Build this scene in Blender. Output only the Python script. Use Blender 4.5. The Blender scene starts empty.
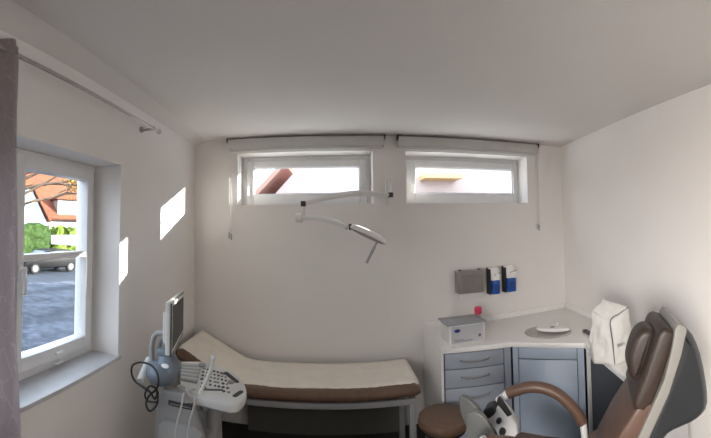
import bpy, bmesh, math, random
from mathutils import Vector, Matrix
random.seed(7)
S = bpy.context.scene
C = S.collection
PI = math.pi
R = math.radians

# ------------------------------------------------------------------ camera model
F, YAW, PIT, ROLL, CY, EYE = 369.0, .053, .042, .012, -7.0, 1.747
O = Vector((0, 0, EYE))
def rotm():
    c, s = math.cos(YAW), math.sin(YAW); A = Matrix(((c, -s, 0), (s, c, 0), (0, 0, 1)))
    c, s = math.cos(PIT), math.sin(PIT); B = Matrix(((1, 0, 0), (0, c, s), (0, -s, c)))
    c, s = math.cos(ROLL), math.sin(ROLL); D = Matrix(((c, 0, -s), (0, 1, 0), (s, 0, c)))
    return D @ B @ A
MW = rotm()
def ray(px, py):
    u = (px - 355.5) / F; v = (219 + CY - py) / F
    return MW.transposed() @ Vector((math.sin(u), math.cos(u), v))
def atP(px, py, p, n):
    r = ray(px, py); n = Vector(n); return O + r * ((Vector(p) - O).dot(n) / r.dot(n))
def atY(px, py, Y): return atP(px, py, (0, Y, 0), (0, 1, 0))
def atZ(px, py, Z): return atP(px, py, (0, 0, Z), (0, 0, 1))
LA, RA, AL, BR, CEIL = .061, -.171, -1.206, 2.118, 2.503
def xl(y): return AL + math.sin(LA) * (3 - y)      # left wall
def xr(y): return BR + math.sin(RA) * (3 - y)      # right wall
nL = Vector((1, math.sin(LA), 0)).normalized()
def atL(px, py, off=0): return atP(px, py, Vector((AL, 3, 0)) - nL * off, nL)

cd = bpy.data.cameras.new('camera'); cam = bpy.data.objects.new('camera', cd); C.objects.link(cam)
cd.type = 'PANO'; cd.panorama_type = 'CENTRAL_CYLINDRICAL'
cd.central_cylindrical_range_u_min = -355.5 / F; cd.central_cylindrical_range_u_max = 355.5 / F
cd.central_cylindrical_range_v_min = (219 + CY - 438) / F; cd.central_cylindrical_range_v_max = (219 + CY) / F
cd.central_cylindrical_radius = 1.0
cd.clip_start = .02; cd.clip_end = 500
T = MW.transposed()
rx, up, bk = T @ Vector((1, 0, 0)), T @ Vector((0, 0, 1)), T @ Vector((0, -1, 0))
cam.matrix_world = Matrix(((rx.x, up.x, bk.x, O.x), (rx.y, up.y, bk.y, O.y), (rx.z, up.z, bk.z, O.z), (0, 0, 0, 1)))
S.camera = cam

# ------------------------------------------------------------------ materials
def nodes(name):
    m = bpy.data.materials.new(name); m.use_nodes = True
    return m, m.node_tree, m.node_tree.nodes['Principled BSDF']
def mat(name, col, rough=.5, metal=0, var=.04, scale=12, bump=0, bscale=60, sheen=0, coat=0, stretch=None):
    m, t, b = nodes(name); N, L = t.nodes, t.links
    tc = N.new('ShaderNodeTexCoord'); mp = N.new('ShaderNodeMapping'); L.new(tc.outputs['Object'], mp.inputs[0])
    if stretch: mp.inputs['Scale'].default_value = stretch
    n = N.new('ShaderNodeTexNoise'); n.inputs['Scale'].default_value = scale; n.inputs['Detail'].default_value = 4
    L.new(mp.outputs[0], n.inputs['Vector'])
    r = N.new('ShaderNodeValToRGB'); L.new(n.outputs['Fac'], r.inputs[0])
    r.color_ramp.elements[0].position = .3; r.color_ramp.elements[1].position = .7
    r.color_ramp.elements[0].color = (*[max(0, c * (1 - var)) for c in col], 1)
    r.color_ramp.elements[1].color = (*[min(1, c * (1 + var)) for c in col], 1)
    L.new(r.outputs[0], b.inputs['Base Color'])
    b.inputs['Roughness'].default_value = rough; b.inputs['Metallic'].default_value = metal
    b.inputs['Coat Weight'].default_value = coat; b.inputs['Sheen Weight'].default_value = sheen
    if bump:
        n2 = N.new('ShaderNodeTexNoise'); n2.inputs['Scale'].default_value = bscale; n2.inputs['Detail'].default_value = 6
        L.new(mp.outputs[0], n2.inputs['Vector'])
        bp = N.new('ShaderNodeBump'); bp.inputs['Strength'].default_value = bump; bp.inputs['Distance'].default_value = .01
        L.new(n2.outputs['Fac'], bp.inputs['Height']); L.new(bp.outputs[0], b.inputs['Normal'])
    return m
M = {}
M['wall'] = mat('wall_paint', (.80, .772, .748), .85, var=.012, scale=3, bump=.05, bscale=140)
M['ceil'] = mat('ceiling_paint', (.76, .735, .712), .9, var=.015, scale=2, bump=.05, bscale=90)
M['floor'] = mat('dark_vinyl', (.035, .033, .032), .5, var=.15, scale=30)
M['skirt'] = mat('dark_skirting', (.03, .028, .026), .6)
M['pvc'] = mat('white_pvc', (.72, .72, .72), .35, var=.02)
M['sill'] = mat('sill_stone', (.55, .55, .56), .3, var=.05, scale=25)
M['seal'] = mat('rubber_seal', (.03, .03, .03), .6)
M['blind'] = mat('blind_cassette', (.56, .55, .535), .6, var=.02)
M['dark'] = mat('dark_plastic', (.02, .02, .022), .45)
M['chain'] = mat('chain_plastic', (.62, .61, .6), .4)
M['steel'] = mat('brushed_steel', (.42, .40, .38), .3, metal=1, var=.1, scale=60)
M['chrome'] = mat('chrome', (.7, .7, .7), .12, metal=1)
M['lampw'] = mat('lamp_enamel', (.74, .73, .70), .3, var=.02)
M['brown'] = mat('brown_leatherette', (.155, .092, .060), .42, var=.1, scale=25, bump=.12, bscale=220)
M['brown_shade'] = mat('brown_backlit', (.042, .027, .020), .45, var=.1, scale=25, bump=.12, bscale=220)  # same leatherette, darkened to paint in the chair's backlit shade
M['brownm'] = mat('brown_armrest', (.125, .070, .048), .42, var=.08, scale=25)
M['paper'] = mat('couch_paper', (.86, .81, .73), .8, var=.04, scale=10, bump=.25, bscale=25)
M['frame'] = mat('grey_frame', (.36, .36, .36), .45, var=.04)
M['lam'] = mat('white_laminate', (.84, .83, .81), .35, var=.03, scale=40)
M['cab'] = mat('blue_grey_laminate', (.36, .40, .46), .38, var=.03, scale=8)
M['door'] = mat('pale_blue_laminate', (.44, .52, .63), .35, var=.03, scale=8)
M['slate'] = mat('knee_space_shade', (.05, .056, .064), .5, var=.05)  # dark colour stands in for shade in the desk's knee space
M['gap'] = mat('carcass_gap', (.10, .11, .13), .6)
M['cream'] = mat('cream_plastic', (.27, .26, .235), .4, var=.03)
M['shell'] = mat('grey_shell', (.030, .032, .034), .35, var=.04, coat=.2)
M['white'] = mat('white_plastic', (.78, .78, .78), .35, var=.02)
M['usw'] = mat('machine_white', (.66, .66, .64), .4, var=.04)
M['usg'] = mat('machine_grey', (.30, .30, .30), .45, var=.05)
M['blue'] = mat('machine_blue', (.17, .205, .25), .35, var=.08)
M['key'] = mat('key_grey', (.09, .09, .09), .5)
M['keyw'] = mat('key_pale', (.50, .50, .48), .5)
M['screen'] = mat('screen_black', (.018, .02, .021), .5, var=.05)
M['flap'] = mat('clear_grey_plastic', (.17, .175, .17), .3, var=.05)
M['cablew'] = mat('probe_cable', (.50, .50, .48), .5)
M['canvas'] = mat('canvas', (.66, .65, .62), .85, var=.05, scale=30, bump=.4, bscale=35)
M['piping'] = mat('bag_piping', (.12, .12, .13), .6)
M['box'] = mat('wipes_carton', (.50, .51, .53), .4, var=.04)
M['boxs'] = mat('wipes_side', (.70, .69, .67), .4, var=.03)
M['lid'] = mat('wipes_lid', (.30, .32, .35), .25, var=.06)
M['logo'] = mat('logo_blue', (.03, .03, .22), .4)
M['ink'] = mat('print_ink', (.13, .12, .18), .5)
M['pink'] = mat('pink_cap', (.72, .05, .12), .4)
M['bottle'] = mat('bottle_plastic', (.6, .6, .62), .25)
M['disp'] = mat('towel_dispenser', (.27, .255, .245), .35, metal=.2, var=.06)
M['dispd'] = mat('towel_window', (.22, .195, .185), .4, var=.08)
M['tissue'] = mat('paper_towel', (.72, .71, .70), .9)
M['soap'] = mat('blue_liquid', (.012, .10, .42), .2, var=.15, scale=20)
M['asphalt'] = mat('street_asphalt', (.05, .056, .07), .8, var=.15, scale=1.5, bump=.3, bscale=20)
M['render'] = mat('white_render', (.30, .295, .29), .9, var=.03)
M['pinkr'] = mat('pink_render', (.52, .42, .385), .9, var=.03)
M['verge'] = mat('red_verge', (.50, .26, .20), .7)
M['orange'] = mat('orange_awning', (.80, .50, .24), .8)
M['carp'] = mat('car_paint', (.002, .0022, .003), .45, coat=.1)
M['carg'] = mat('car_window', (.10, .12, .14), .2)
M['tyre'] = mat('tyre', (.02, .02, .02), .8)
M['rim'] = mat('wheel_rim', (.14, .14, .14), .3)
M['bark'] = mat('bark', (.16, .11, .075), .9)
M['leafy'] = mat('autumn_leaf', (.36, .22, .05), .7, var=.4, scale=2)
M['houseg'] = mat('house_glass', (.35, .42, .5), .2)

def tile_mat(name, c1, c2):
    m, t, b = nodes(name); N, L = t.nodes, t.links
    tc = N.new('ShaderNodeTexCoord'); br = N.new('ShaderNodeTexBrick'); L.new(tc.outputs['Object'], br.inputs['Vector'])
    br.inputs['Scale'].default_value = 2.2; br.inputs['Color1'].default_value = (*c1, 1); br.inputs['Color2'].default_value = (*c2, 1)
    br.inputs['Mortar'].default_value = (c1[0] * .45, c1[1] * .4, c1[2] * .4, 1); br.inputs['Mortar Size'].default_value = .03
    n = N.new('ShaderNodeTexNoise'); n.inputs['Scale'].default_value = .8; L.new(tc.outputs['Object'], n.inputs['Vector'])
    mx = N.new('ShaderNodeMixRGB'); mx.blend_type = 'MULTIPLY'; mx.inputs[0].default_value = .35
    L.new(br.outputs['Color'], mx.inputs[1]); L.new(n.outputs['Color'], mx.inputs[2]); L.new(mx.outputs[0], b.inputs['Base Color'])
    b.inputs['Roughness'].default_value = .8
    return m
M['tile'] = tile_mat('roof_tiles', (.27, .105, .058), (.19, .068, .038))
def leaf_mat(name, a, c):
    m, t, b = nodes(name); N, L = t.nodes, t.links
    tc = N.new('ShaderNodeTexCoord'); n = N.new('ShaderNodeTexNoise'); n.inputs['Scale'].default_value = 5; n.inputs['Detail'].default_value = 8
    L.new(tc.outputs['Object'], n.inputs['Vector']); r = N.new('ShaderNodeValToRGB'); L.new(n.outputs['Fac'], r.inputs[0])
    r.color_ramp.elements[0].position = .35; r.color_ramp.elements[1].position = .65
    r.color_ramp.elements[0].color = (*a, 1); r.color_ramp.elements[1].color = (*c, 1)
    L.new(r.outputs[0], b.inputs['Base Color']); b.inputs['Roughness'].default_value = .8
    return m
M['hedge'] = leaf_mat('hedge_leaves', (.010, .024, .006), (.042, .078, .018))
M['bush'] = leaf_mat('bush_leaves', (.04, .08, .012), (.16, .20, .035))
def paving_mat():
    m, t, b = nodes('cobble_paving'); N, L = t.nodes, t.links
    tc = N.new('ShaderNodeTexCoord'); v = N.new('ShaderNodeTexVoronoi'); v.inputs['Scale'].default_value = 4.5
    L.new(tc.outputs['Object'], v.inputs['Vector']); r = N.new('ShaderNodeValToRGB'); L.new(v.outputs['Distance'], r.inputs[0])
    r.color_ramp.elements[0].color = (.14, .155, .19, 1); r.color_ramp.elements[1].color = (.06, .07, .09, 1)
    n = N.new('ShaderNodeTexNoise'); n.inputs['Scale'].default_value = .9; n.inputs['Detail'].default_value = 5; L.new(tc.outputs['Object'], n.inputs['Vector'])
    r2 = N.new('ShaderNodeValToRGB'); L.new(n.outputs['Fac'], r2.inputs[0]); r2.color_ramp.elements[0].position = .4; r2.color_ramp.elements[1].position = .6
    r2.color_ramp.elements[0].color = (.55, .55, .55, 1); r2.color_ramp.elements[1].color = (1, 1, 1, 1)
    mx = N.new('ShaderNodeMixRGB'); mx.blend_type = 'MULTIPLY'; mx.inputs[0].default_value = 1
    L.new(r.outputs[0], mx.inputs[1]); L.new(r2.outputs[0], mx.inputs[2]); L.new(mx.outputs[0], b.inputs['Base Color'])
    b.inputs['Roughness'].default_value = .8
    return m
M['paving'] = paving_mat()
def glass_mat():
    m = bpy.data.materials.new('window_glass'); m.use_nodes = True; t = m.node_tree; N, L = t.nodes, t.links; N.clear()
    o = N.new('ShaderNodeOutputMaterial'); tr = N.new('ShaderNodeBsdfTransparent'); g = N.new('ShaderNodeBsdfGlossy')
    tr.inputs[0].default_value = (.94, .96, .97, 1); g.inputs['Roughness'].default_value = .02
    lw = N.new('ShaderNodeLayerWeight'); pw = N.new('ShaderNodeMath'); pw.operation = 'POWER'; pw.inputs[1].default_value = 5
    fr = N.new('ShaderNodeMath'); fr.operation = 'MULTIPLY_ADD'; fr.inputs[1].default_value = .5; fr.inputs[2].default_value = .02
    L.new(lw.outputs['Facing'], pw.inputs[0]); L.new(pw.outputs[0], fr.inputs[0]); mx = N.new('ShaderNodeMixShader')
    L.new(fr.outputs[0], mx.inputs[0]); L.new(tr.outputs[0], mx.inputs[1]); L.new(g.outputs[0], mx.inputs[2]); L.new(mx.outputs[0], o.inputs[0])
    return m
M['glass'] = glass_mat()
def curtain_mat():
    m = bpy.data.materials.new('patterned_voile'); m.use_nodes = True; t = m.node_tree; N, L = t.nodes, t.links; N.clear()
    o = N.new('ShaderNodeOutputMaterial'); tc = N.new('ShaderNodeTexCoord')
    v = N.new('ShaderNodeTexVoronoi'); v.feature = 'DISTANCE_TO_EDGE'; v.inputs['Scale'].default_value = 22
    mp = N.new('ShaderNodeMapping'); mp.inputs['Scale'].default_value = (1, 1, .5); L.new(tc.outputs['Object'], mp.inputs[0]); nz = N.new('ShaderNodeTexNoise'); nz.inputs['Scale'].default_value = 5; L.new(mp.outputs[0], nz.inputs['Vector']); ad = N.new('ShaderNodeVectorMath'); ad.operation = 'MULTIPLY_ADD'; ad.inputs[1].default_value = (.35, .35, .35); L.new(nz.outputs['Color'], ad.inputs[0]); L.new(mp.outputs[0], ad.inputs[2]); L.new(ad.outputs[0], v.inputs['Vector'])
    r = N.new('ShaderNodeValToRGB'); L.new(v.outputs['Distance'], r.inputs[0])
    r.color_ramp.elements[0].position = .0; r.color_ramp.elements[1].position = .03
    r.color_ramp.elements[0].color = (.72, .67, .68, 1); r.color_ramp.elements[1].color = (.58, .53, .54, 1)
    d = N.new('ShaderNodeBsdfDiffuse'); tl = N.new('ShaderNodeBsdfTranslucent'); L.new(r.outputs[0], d.inputs[0]); L.new(r.outputs[0], tl.inputs[0])
    mx = N.new('ShaderNodeMixShader'); mx.inputs[0].default_value = .6; L.new(d.outputs[0], mx.inputs[1]); L.new(tl.outputs[0], mx.inputs[2]); L.new(mx.outputs[0], o.inputs[0])
    return m
M['curtain'] = curtain_mat()

for k_ in ('hedge', 'bush', 'tile', 'paving', 'asphalt', 'carp', 'bark', 'leafy', 'tyre', 'rim', 'render', 'pinkr'):
    M[k_].node_tree.nodes['Principled BSDF'].inputs['Specular IOR Level'].default_value = .1
# ------------------------------------------------------------------ mesh helpers
def V(*a): return Vector(a)
class MB:
    def __init__(self, X=None): self.bm = bmesh.new(); self.X = X or Matrix()
    def box(self, a, b, bev=0, X=None, seg=2):
        X = self.X @ (X or Matrix()); a, b = Vector(a), Vector(b)
        t = bmesh.new(); bmesh.ops.create_cube(t, size=1)
        for v in t.verts: v.co = Vector([a[i] + (b[i] - a[i]) * (v.co[i] + .5) for i in range(3)])
        if bev: bmesh.ops.bevel(t, geom=t.edges[:], offset=min(bev, min(abs(b[i] - a[i]) for i in range(3)) * .49), segments=seg, affect='EDGES', profile=.5)
        return self._add(t, X)
    def _add(self, t, X):
        bmesh.ops.transform(t, matrix=X, verts=t.verts)
        me = bpy.data.meshes.new('t'); t.to_mesh(me); t.free(); self.bm.from_mesh(me); bpy.data.meshes.remove(me); return self
    def prism(self, pts, z0, z1, bev=0, X=None, seg=2):
        """pts: 2D outline in local xy, extruded z0..z1"""
        X = self.X @ (X or Matrix()); t = bmesh.new()
        lo = [t.verts.new((p[0], p[1], z0)) for p in pts]; hi = [t.verts.new((p[0], p[1], z1)) for p in pts]
        n = len(pts); t.faces.new(lo[::-1]); t.faces.new(hi)
        for i in range(n): t.faces.new((lo[i], lo[(i + 1) % n], hi[(i + 1) % n], hi[i]))
        bmesh.ops.recalc_face_normals(t, faces=t.faces[:])
        if bev:
            es = [e for e in t.edges if abs(e.verts[0].co.z - e.verts[1].co.z) < 1e-6]
            bmesh.ops.bevel(t, geom=es, offset=bev, segments=seg, affect='EDGES', profile=.5)
        return self._add(t, X)
    def tube(self, pts, r, n=12, X=None, caps=True, flat=1.0):
        X = self.X @ (X or Matrix()); t = bmesh.new(); pts = [Vector(p) for p in pts]; rs = r if isinstance(r, (list, tuple)) else [r] * len(pts)
        rings = []; prev = None
        for i, p in enumerate(pts):
            d = (pts[min(i + 1, len(pts) - 1)] - pts[max(i - 1, 0)]).normalized()
            if prev is None:
                a = d.cross(V(0, 0, 1)) if abs(d.z) < .95 else d.cross(V(1, 0, 0)); a.normalize()
            else: a = (prev - d * prev.dot(d)).normalized()
            prev = a; b = d.cross(a)
            rings.append([t.verts.new(p + (a * math.cos(k * 2 * PI / n) + b * math.sin(k * 2 * PI / n) * flat) * rs[i]) for k in range(n)])
        for A, B in zip(rings, rings[1:]):
            for k in range(n): t.faces.new((A[k], A[(k + 1) % n], B[(k + 1) % n], B[k]))
        if caps: t.faces.new(rings[0][::-1]); t.faces.new(rings[-1])
        bmesh.ops.recalc_face_normals(t, faces=t.faces[:])
        return self._add(t, X)
    def lathe(self, prof, n=28, X=None, sx=1, sy=1):
        X = self.X @ (X or Matrix()); t = bmesh.new(); rings = []
        for r, z in prof:
            rings.append([t.verts.new((r * math.cos(k * 2 * PI / n) * sx, r * math.sin(k * 2 * PI / n) * sy, z)) for k in range(n)])
        for A, B in zip(rings, rings[1:]):
            for k in range(n): t.faces.new((A[k], A[(k + 1) % n], B[(k + 1) % n], B[k]))
        t.faces.new(rings[0][::-1]); t.faces.new(rings[-1])
        bmesh.ops.remove_doubles(t, verts=t.verts, dist=1e-6)
        bmesh.ops.recalc_face_normals(t, faces=t.faces[:])
        return self._add(t, X)
    def quadpts(self, P, th, d):
        """thick slab: polygon P (3D points) thickened along d by th"""
        t = bmesh.new(); d = Vector(d).normalized() * th
        lo = [t.verts.new(Vector(p)) for p in P]; hi = [t.verts.new(Vector(p) + d) for p in P]; n = len(P)
        t.faces.new(lo[::-1]); t.faces.new(hi)
        for i in range(n): t.faces.new((lo[i], lo[(i + 1) % n], hi[(i + 1) % n], hi[i]))
        bmesh.ops.recalc_face_normals(t, faces=t.faces[:])
        return self._add(t, self.X)
    def grid(self, G):
        t = bmesh.new(); vs = [[t.verts.new(Vector(p)) for p in row] for row in G]
        for i in range(len(G) - 1):
            for j in range(len(G[0]) - 1): t.faces.new((vs[i][j], vs[i + 1][j], vs[i + 1][j + 1], vs[i][j + 1]))
        return self._add(t, self.X)
    def build(self, name, m, parent=None, smooth=None, mods=None):
        me = bpy.data.meshes.new(name); self.bm.normal_update(); self.bm.to_mesh(me); self.bm.free()
        if smooth is not None:
            for p in me.polygons: p.use_smooth = True
            me.set_sharp_from_angle(angle=R(smooth))
        me.materials.append(M[m] if isinstance(m, str) else m)
        o = bpy.data.objects.new(name, me); C.objects.link(o)
        if parent:
            o.parent = parent; o.matrix_parent_inverse = WM(parent).inverted()
        return o
def WM(o):
    m = o.matrix_basis.copy()
    return WM(o.parent) @ o.matrix_parent_inverse @ m if o.parent else m
def tag(o, label, cat, group=None, kind=None):
    o['label'] = label; o['category'] = cat
    if group: o['group'] = group
    if kind: o['kind'] = kind
    return o
def struct(o): o['kind'] = 'structure'; return o
def thing(name, label, cat, loc, group=None, rz=0):
    o = bpy.data.objects.new(name, None); C.objects.link(o); o.location = loc; o.rotation_euler = (0, 0, rz)
    o.empty_display_size = .1
    return tag(o, label, cat, group)
def subdiv(o, lv=2):
    md = o.modifiers.new('Subdivision', 'SUBSURF'); md.levels = lv; md.render_levels = lv
    for p in o.data.polygons: p.use_smooth = True
    return o
def smoothpath(P, n=8):
    P = [Vector(p) for p in P]; out = []
    for i in range(len(P) - 1):
        p0, p1, p2, p3 = P[max(i - 1, 0)], P[i], P[i + 1], P[min(i + 2, len(P) - 1)]
        for k in range(n):
            t = k / n
            out.append(.5 * ((2 * p1) + (p2 - p0) * t + (2 * p0 - 5 * p1 + 4 * p2 - p3) * t * t + (3 * p1 - p0 - 3 * p2 + p3) * t ** 3))
    out.append(P[-1]); return out
def text(name, body, size, X, m, parent, ext=.0006):
    cu = bpy.data.curves.new(name, 'FONT'); cu.body = body; cu.size = size; cu.extrude = ext; cu.align_x = 'CENTER'; cu.align_y = 'CENTER'
    o = bpy.data.objects.new(name, cu); C.objects.link(o); cu.materials.append(M[m])
    bpy.context.view_layer.update(); dg = bpy.context.evaluated_depsgraph_get(); me = bpy.data.meshes.new_from_object(o.evaluated_get(dg)); bpy.data.objects.remove(o)
    o = bpy.data.objects.new(name, me); C.objects.link(o)
    o.parent = parent; o.matrix_parent_inverse = WM(parent).inverted(); o.matrix_basis = X
    return o
def frameX(o, x, y, z):
    x, y, z, o = Vector(x).normalized(), Vector(y).normalized(), Vector(z).normalized(), Vector(o)
    return Matrix(((x.x, y.x, z.x, o.x), (x.y, y.y, z.y, o.y), (x.z, y.z, z.z, o.z), (0, 0, 0, 1)))

# ------------------------------------------------------------------ room shell
Y0 = -2.0; TH = .30
b = MB(); b.prism([(xl(Y0) - .4, Y0 - .3), (xr(Y0) + .4, Y0 - .3), (xr(3) + .4, 3.3), (xl(3) - .4, 3.3)], -.12, 0); struct(b.build('floor', 'floor'))
b = MB(); b.prism([(xl(Y0) - .3, Y0 - .3), (xr(Y0) + .3, Y0 - .3), (xr(3) + .3, 3.3), (xl(3) - .3, 3.3)], CEIL, CEIL + .15); struct(b.build('ceiling', 'ceil'))
# back wall with two openings
W1 = (-.822, .306); W2 = (.580, 1.723); WZ = (1.942, 2.376)
b = MB()
for x0, x1 in ((AL - .35, W1[0]), (W1[1], W2[0]), (W2[1], BR + .35)): b.box((x0, 3, 0), (x1, 3 + TH, CEIL))
for x0, x1 in (W1, W2):
    b.box((x0, 3, 0), (x1, 3 + TH, WZ[0])); b.box((x0, 3, WZ[1]), (x1, 3 + TH, CEIL))
struct(b.build('wall_back', 'wall'))
# left wall: local frame u along wall (towards back), v outward, z
Lw = frameX((AL, 3, 0), (-math.sin(LA), math.cos(LA), 0), (-math.cos(LA), -math.sin(LA), 0), (0, 0, 1))
cl = math.cos(LA)
def uy(y): return (y - 3) / cl            # world y on the wall plane -> local u
LWY = (.30, 1.70); LWZ = (1.045, 2.093)
b = MB(Lw)
FW_ = (-1.55, -.35, .80, 2.20)               # opening added for the fill lamp, unseen behind the viewpoint
b.box((uy(Y0), 0, 0), (uy(FW_[0]), TH, CEIL)); b.box((uy(FW_[1]), 0, 0), (uy(LWY[0]), TH, CEIL))
b.box((uy(FW_[0]), 0, 0), (uy(FW_[1]), TH, FW_[2])); b.box((uy(FW_[0]), 0, FW_[3]), (uy(FW_[1]), TH, CEIL))
b.box((uy(LWY[1]), 0, 0), (0, TH, CEIL))
b.box((uy(LWY[0]), 0, 0), (uy(LWY[1]), TH, LWZ[0])); b.box((uy(LWY[0]), 0, LWZ[1]), (uy(LWY[1]), TH, CEIL))
struct(b.build('wall_left', 'wall'))
b = MB(); b.quadpts([(xr(3), 3, 0), (xr(Y0), Y0, 0), (xr(Y0), Y0, CEIL), (xr(3), 3, CEIL)], .25, (1, 0, 0)); struct(b.build('wall_right', 'wall'))
b = MB(); b.box((xl(Y0) - .3, Y0 - .25, 0), (xr(Y0) + .3, Y0, CEIL)); struct(b.build('wall_front', mat('front_wall_paint', (.16, .14, .12), .85)))
# coving strip along the left wall under the ceiling
b = MB(Lw); b.prism([(0, CEIL), (0, CEIL - .035), (-.02, CEIL - .03), (-.10, CEIL - .004), (-.115, CEIL)], uy(Y0), uy(2.999), X=Matrix(((0, 0, 1, 0), (1, 0, 0, 0), (0, 1, 0, 0), (0, 0, 0, 1))))
struct(b.build('trim_1', 'ceil'))
b = MB(); b.box((xl(3) + .05, 2.985, 0), (.70, 3.0, .145), .003); struct(b.build('baseboard_back', 'skirt'))
b = MB(Lw); b.box((uy(Y0), -.015, 0), (uy(2.9), 0, .145), .003); struct(b.build('baseboard_left', 'skirt'))

# ------------------------------------------------------------------ back windows
def back_window(nm, X0, X1, gx0, gx1, handle):
    y = 3.19
    z0, z1 = WZ; gz0, gz1 = atY(310, 193.8, 3.2).z, atY(310, 167.5, 3.2).z
    def ring(b, a0, a1, c0, c1, i0, i1, k0, k1, ya, yb, bev=.004):
        b.box((a0, ya, c0), (i0, yb, c1), bev); b.box((i1, ya, c0), (a1, yb, c1), bev)
        b.box((i0, ya, c0), (i1, yb, k0), bev); b.box((i0, ya, k1), (i1, yb, c1), bev)
    f0, f1 = X0 + .0, X1 - .0
    b = MB(); ring(b, f0, f1, z0, z1, f0 + .035, f1 - .035, z0 + .02, z1 - .035, y, y + .07)
    w = struct(b.build(nm, 'pvc', smooth=30))
    b = MB(); ring(b, f0 + .038, f1 - .038, z0 + .008, z1 - .038, gx0, gx1, gz0, gz1, y - .018, y + .045, .006)
    b.build('window_sash', 'pvc', w, smooth=30)
    b = MB(); ring(b, gx0 - .004, gx1 + .004, gz0 - .004, gz1 + .004, gx0 + .006, gx1 - .006, gz0 + .006, gz1 - .006, y + .0, y + .012, 0)
    b.build('glazing_seal', 'frame', w)
    b = MB(); b.box((gx0 - .01, y + .014, gz0 - .01), (gx1 + .01, y + .02, gz1 + .01)); b.build('window_pane', 'glass', w)
    b = MB()
    for hx in handle:
        b.box((hx - .012, y - .028, 2.06), (hx + .012, y - .018, 2.13), .004); b.box((hx - .009, y - .05, 2.03), (hx + .009, y - .036, 2.12), .006)
        b.tube([(hx, y - .02, 2.11), (hx, y - .045, 2.11)], .008)
    b.build('window_handle', 'white', w, smooth=40)
g = [atY(254.5, 180, 3.2).x, atY(359.5, 180, 3.2).x, atY(415, 180, 3.2).x, atY(512, 180, 3.2).x]
back_window('window_2', W1[0], W1[1], g[0], g[1], [g[0] - .045])
back_window('window_3', W2[0], W2[1], g[2], g[3], [g[2] - .03])

# ------------------------------------------------------------------ left window
def left_window():
    d = .17                                        # recess
    def bx(b, y0, y1, z0, z1, v0, v1, bev=.004): b.box((uy(y0), v0, z0), (uy(y1), v1, z1), bev)
    def ring(b, y0, y1, z0, z1, t, tt, v0, v1, bev=.005, tb=None):
        tb = tb or t
        bx(b, y0, y0 + t, z0, z1, v0, v1, bev); bx(b, y1 - tt, y1, z0, z1, v0, v1, bev)
        bx(b, y0 + t, y1 - tt, z0, z0 + tb, v0, v1, bev); bx(b, y0 + t, y1 - tt, z1 - tt, z1, v0, v1, bev)
    y0, y1, z0, z1 = LWY[0], LWY[1], LWZ[0], LWZ[1]
    b = MB(Lw); ring(b, y0, y1, z0, z1, .05, .05, d, d + .08, tb=.05)
    w = struct(b.build('window_1', 'pvc', smooth=30))
    mid = 1.055
    for (a, c, nmn) in ((mid + .004, y1 - .035, 1), (y0 + .035, mid - .004, 0)):
        b = MB(Lw); ring(b, a, c, z0 + .045, z1 - .028, .058, .062, d - .018, d + .05, tb=.062)
        zc = 1.597; bx(b, a + .05, c - .05, zc - .016, zc + .016, d - .01, d + .04)
        s = b.build('window_sash', 'pvc', w, smooth=30)
        for (k0, k1) in ((z0 + .10, zc - .01), (zc + .01, z1 - .08)):
            b = MB(Lw); bx(b, a + .05, c - .055, k0, k1, d + .018, d + .024, 0); b.build('window_pane', 'glass', s)
        if nmn:
            b = MB(Lw); bx(b, a + .018, a + .042, 1.50, 1.57, d - .03, d - .018); bx(b, a + .02, a + .04, 1.44, 1.565, d - .062, d - .046, .006)
            b.tube([(uy(a + .03), d - .02, 1.55), (uy(a + .03), d - .055, 1.55)], .008); b.build('window_handle', 'white', s, smooth=40)
            b = MB(Lw)
            for zz in (1.115, 1.068): bx(b, 1.345, 1.40, zz, zz + .013, d - .035, d - .012, .004)
            b.build('window_catch', 'white', w)
            b = MB(Lw); bx(b, c - .002, c + .008, z0 + .05, z1 - .04, d - .012, d + .002, 0); b.build('window_seal', 'seal', w)
left_window()
b = MB(Lw)
b.prism([(uy(.27), -.012), (uy(1.715), -.012), (uy(1.715), -.001), (uy(1.699), -.001), (uy(1.699), .172), (uy(.301), .172), (uy(.301), -.001), (uy(.27), -.001)], LWZ[0] - .016, LWZ[0] + .003, .002)
struct(b.build('trim_2', 'sill'))

b = MB(Lw)
for y0_, y1_, z0_, z1_ in ((FW_[0], FW_[0] + .07, FW_[2], FW_[3]), (FW_[1] - .07, FW_[1], FW_[2], FW_[3]), (FW_[0] + .07, FW_[1] - .07, FW_[2], FW_[2] + .07), (FW_[0] + .07, FW_[1] - .07, FW_[3] - .07, FW_[3]), ((FW_[0] + FW_[1]) / 2 - .04, (FW_[0] + FW_[1]) / 2 + .04, FW_[2] + .07, FW_[3] - .07)):
    b.box((uy(y0_), .17, z0_), (uy(y1_), .24, z1_), .004)
w4 = struct(b.build('added_window', 'pvc', smooth=30))  # frame of the unseen window added for the fill lamp
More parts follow.
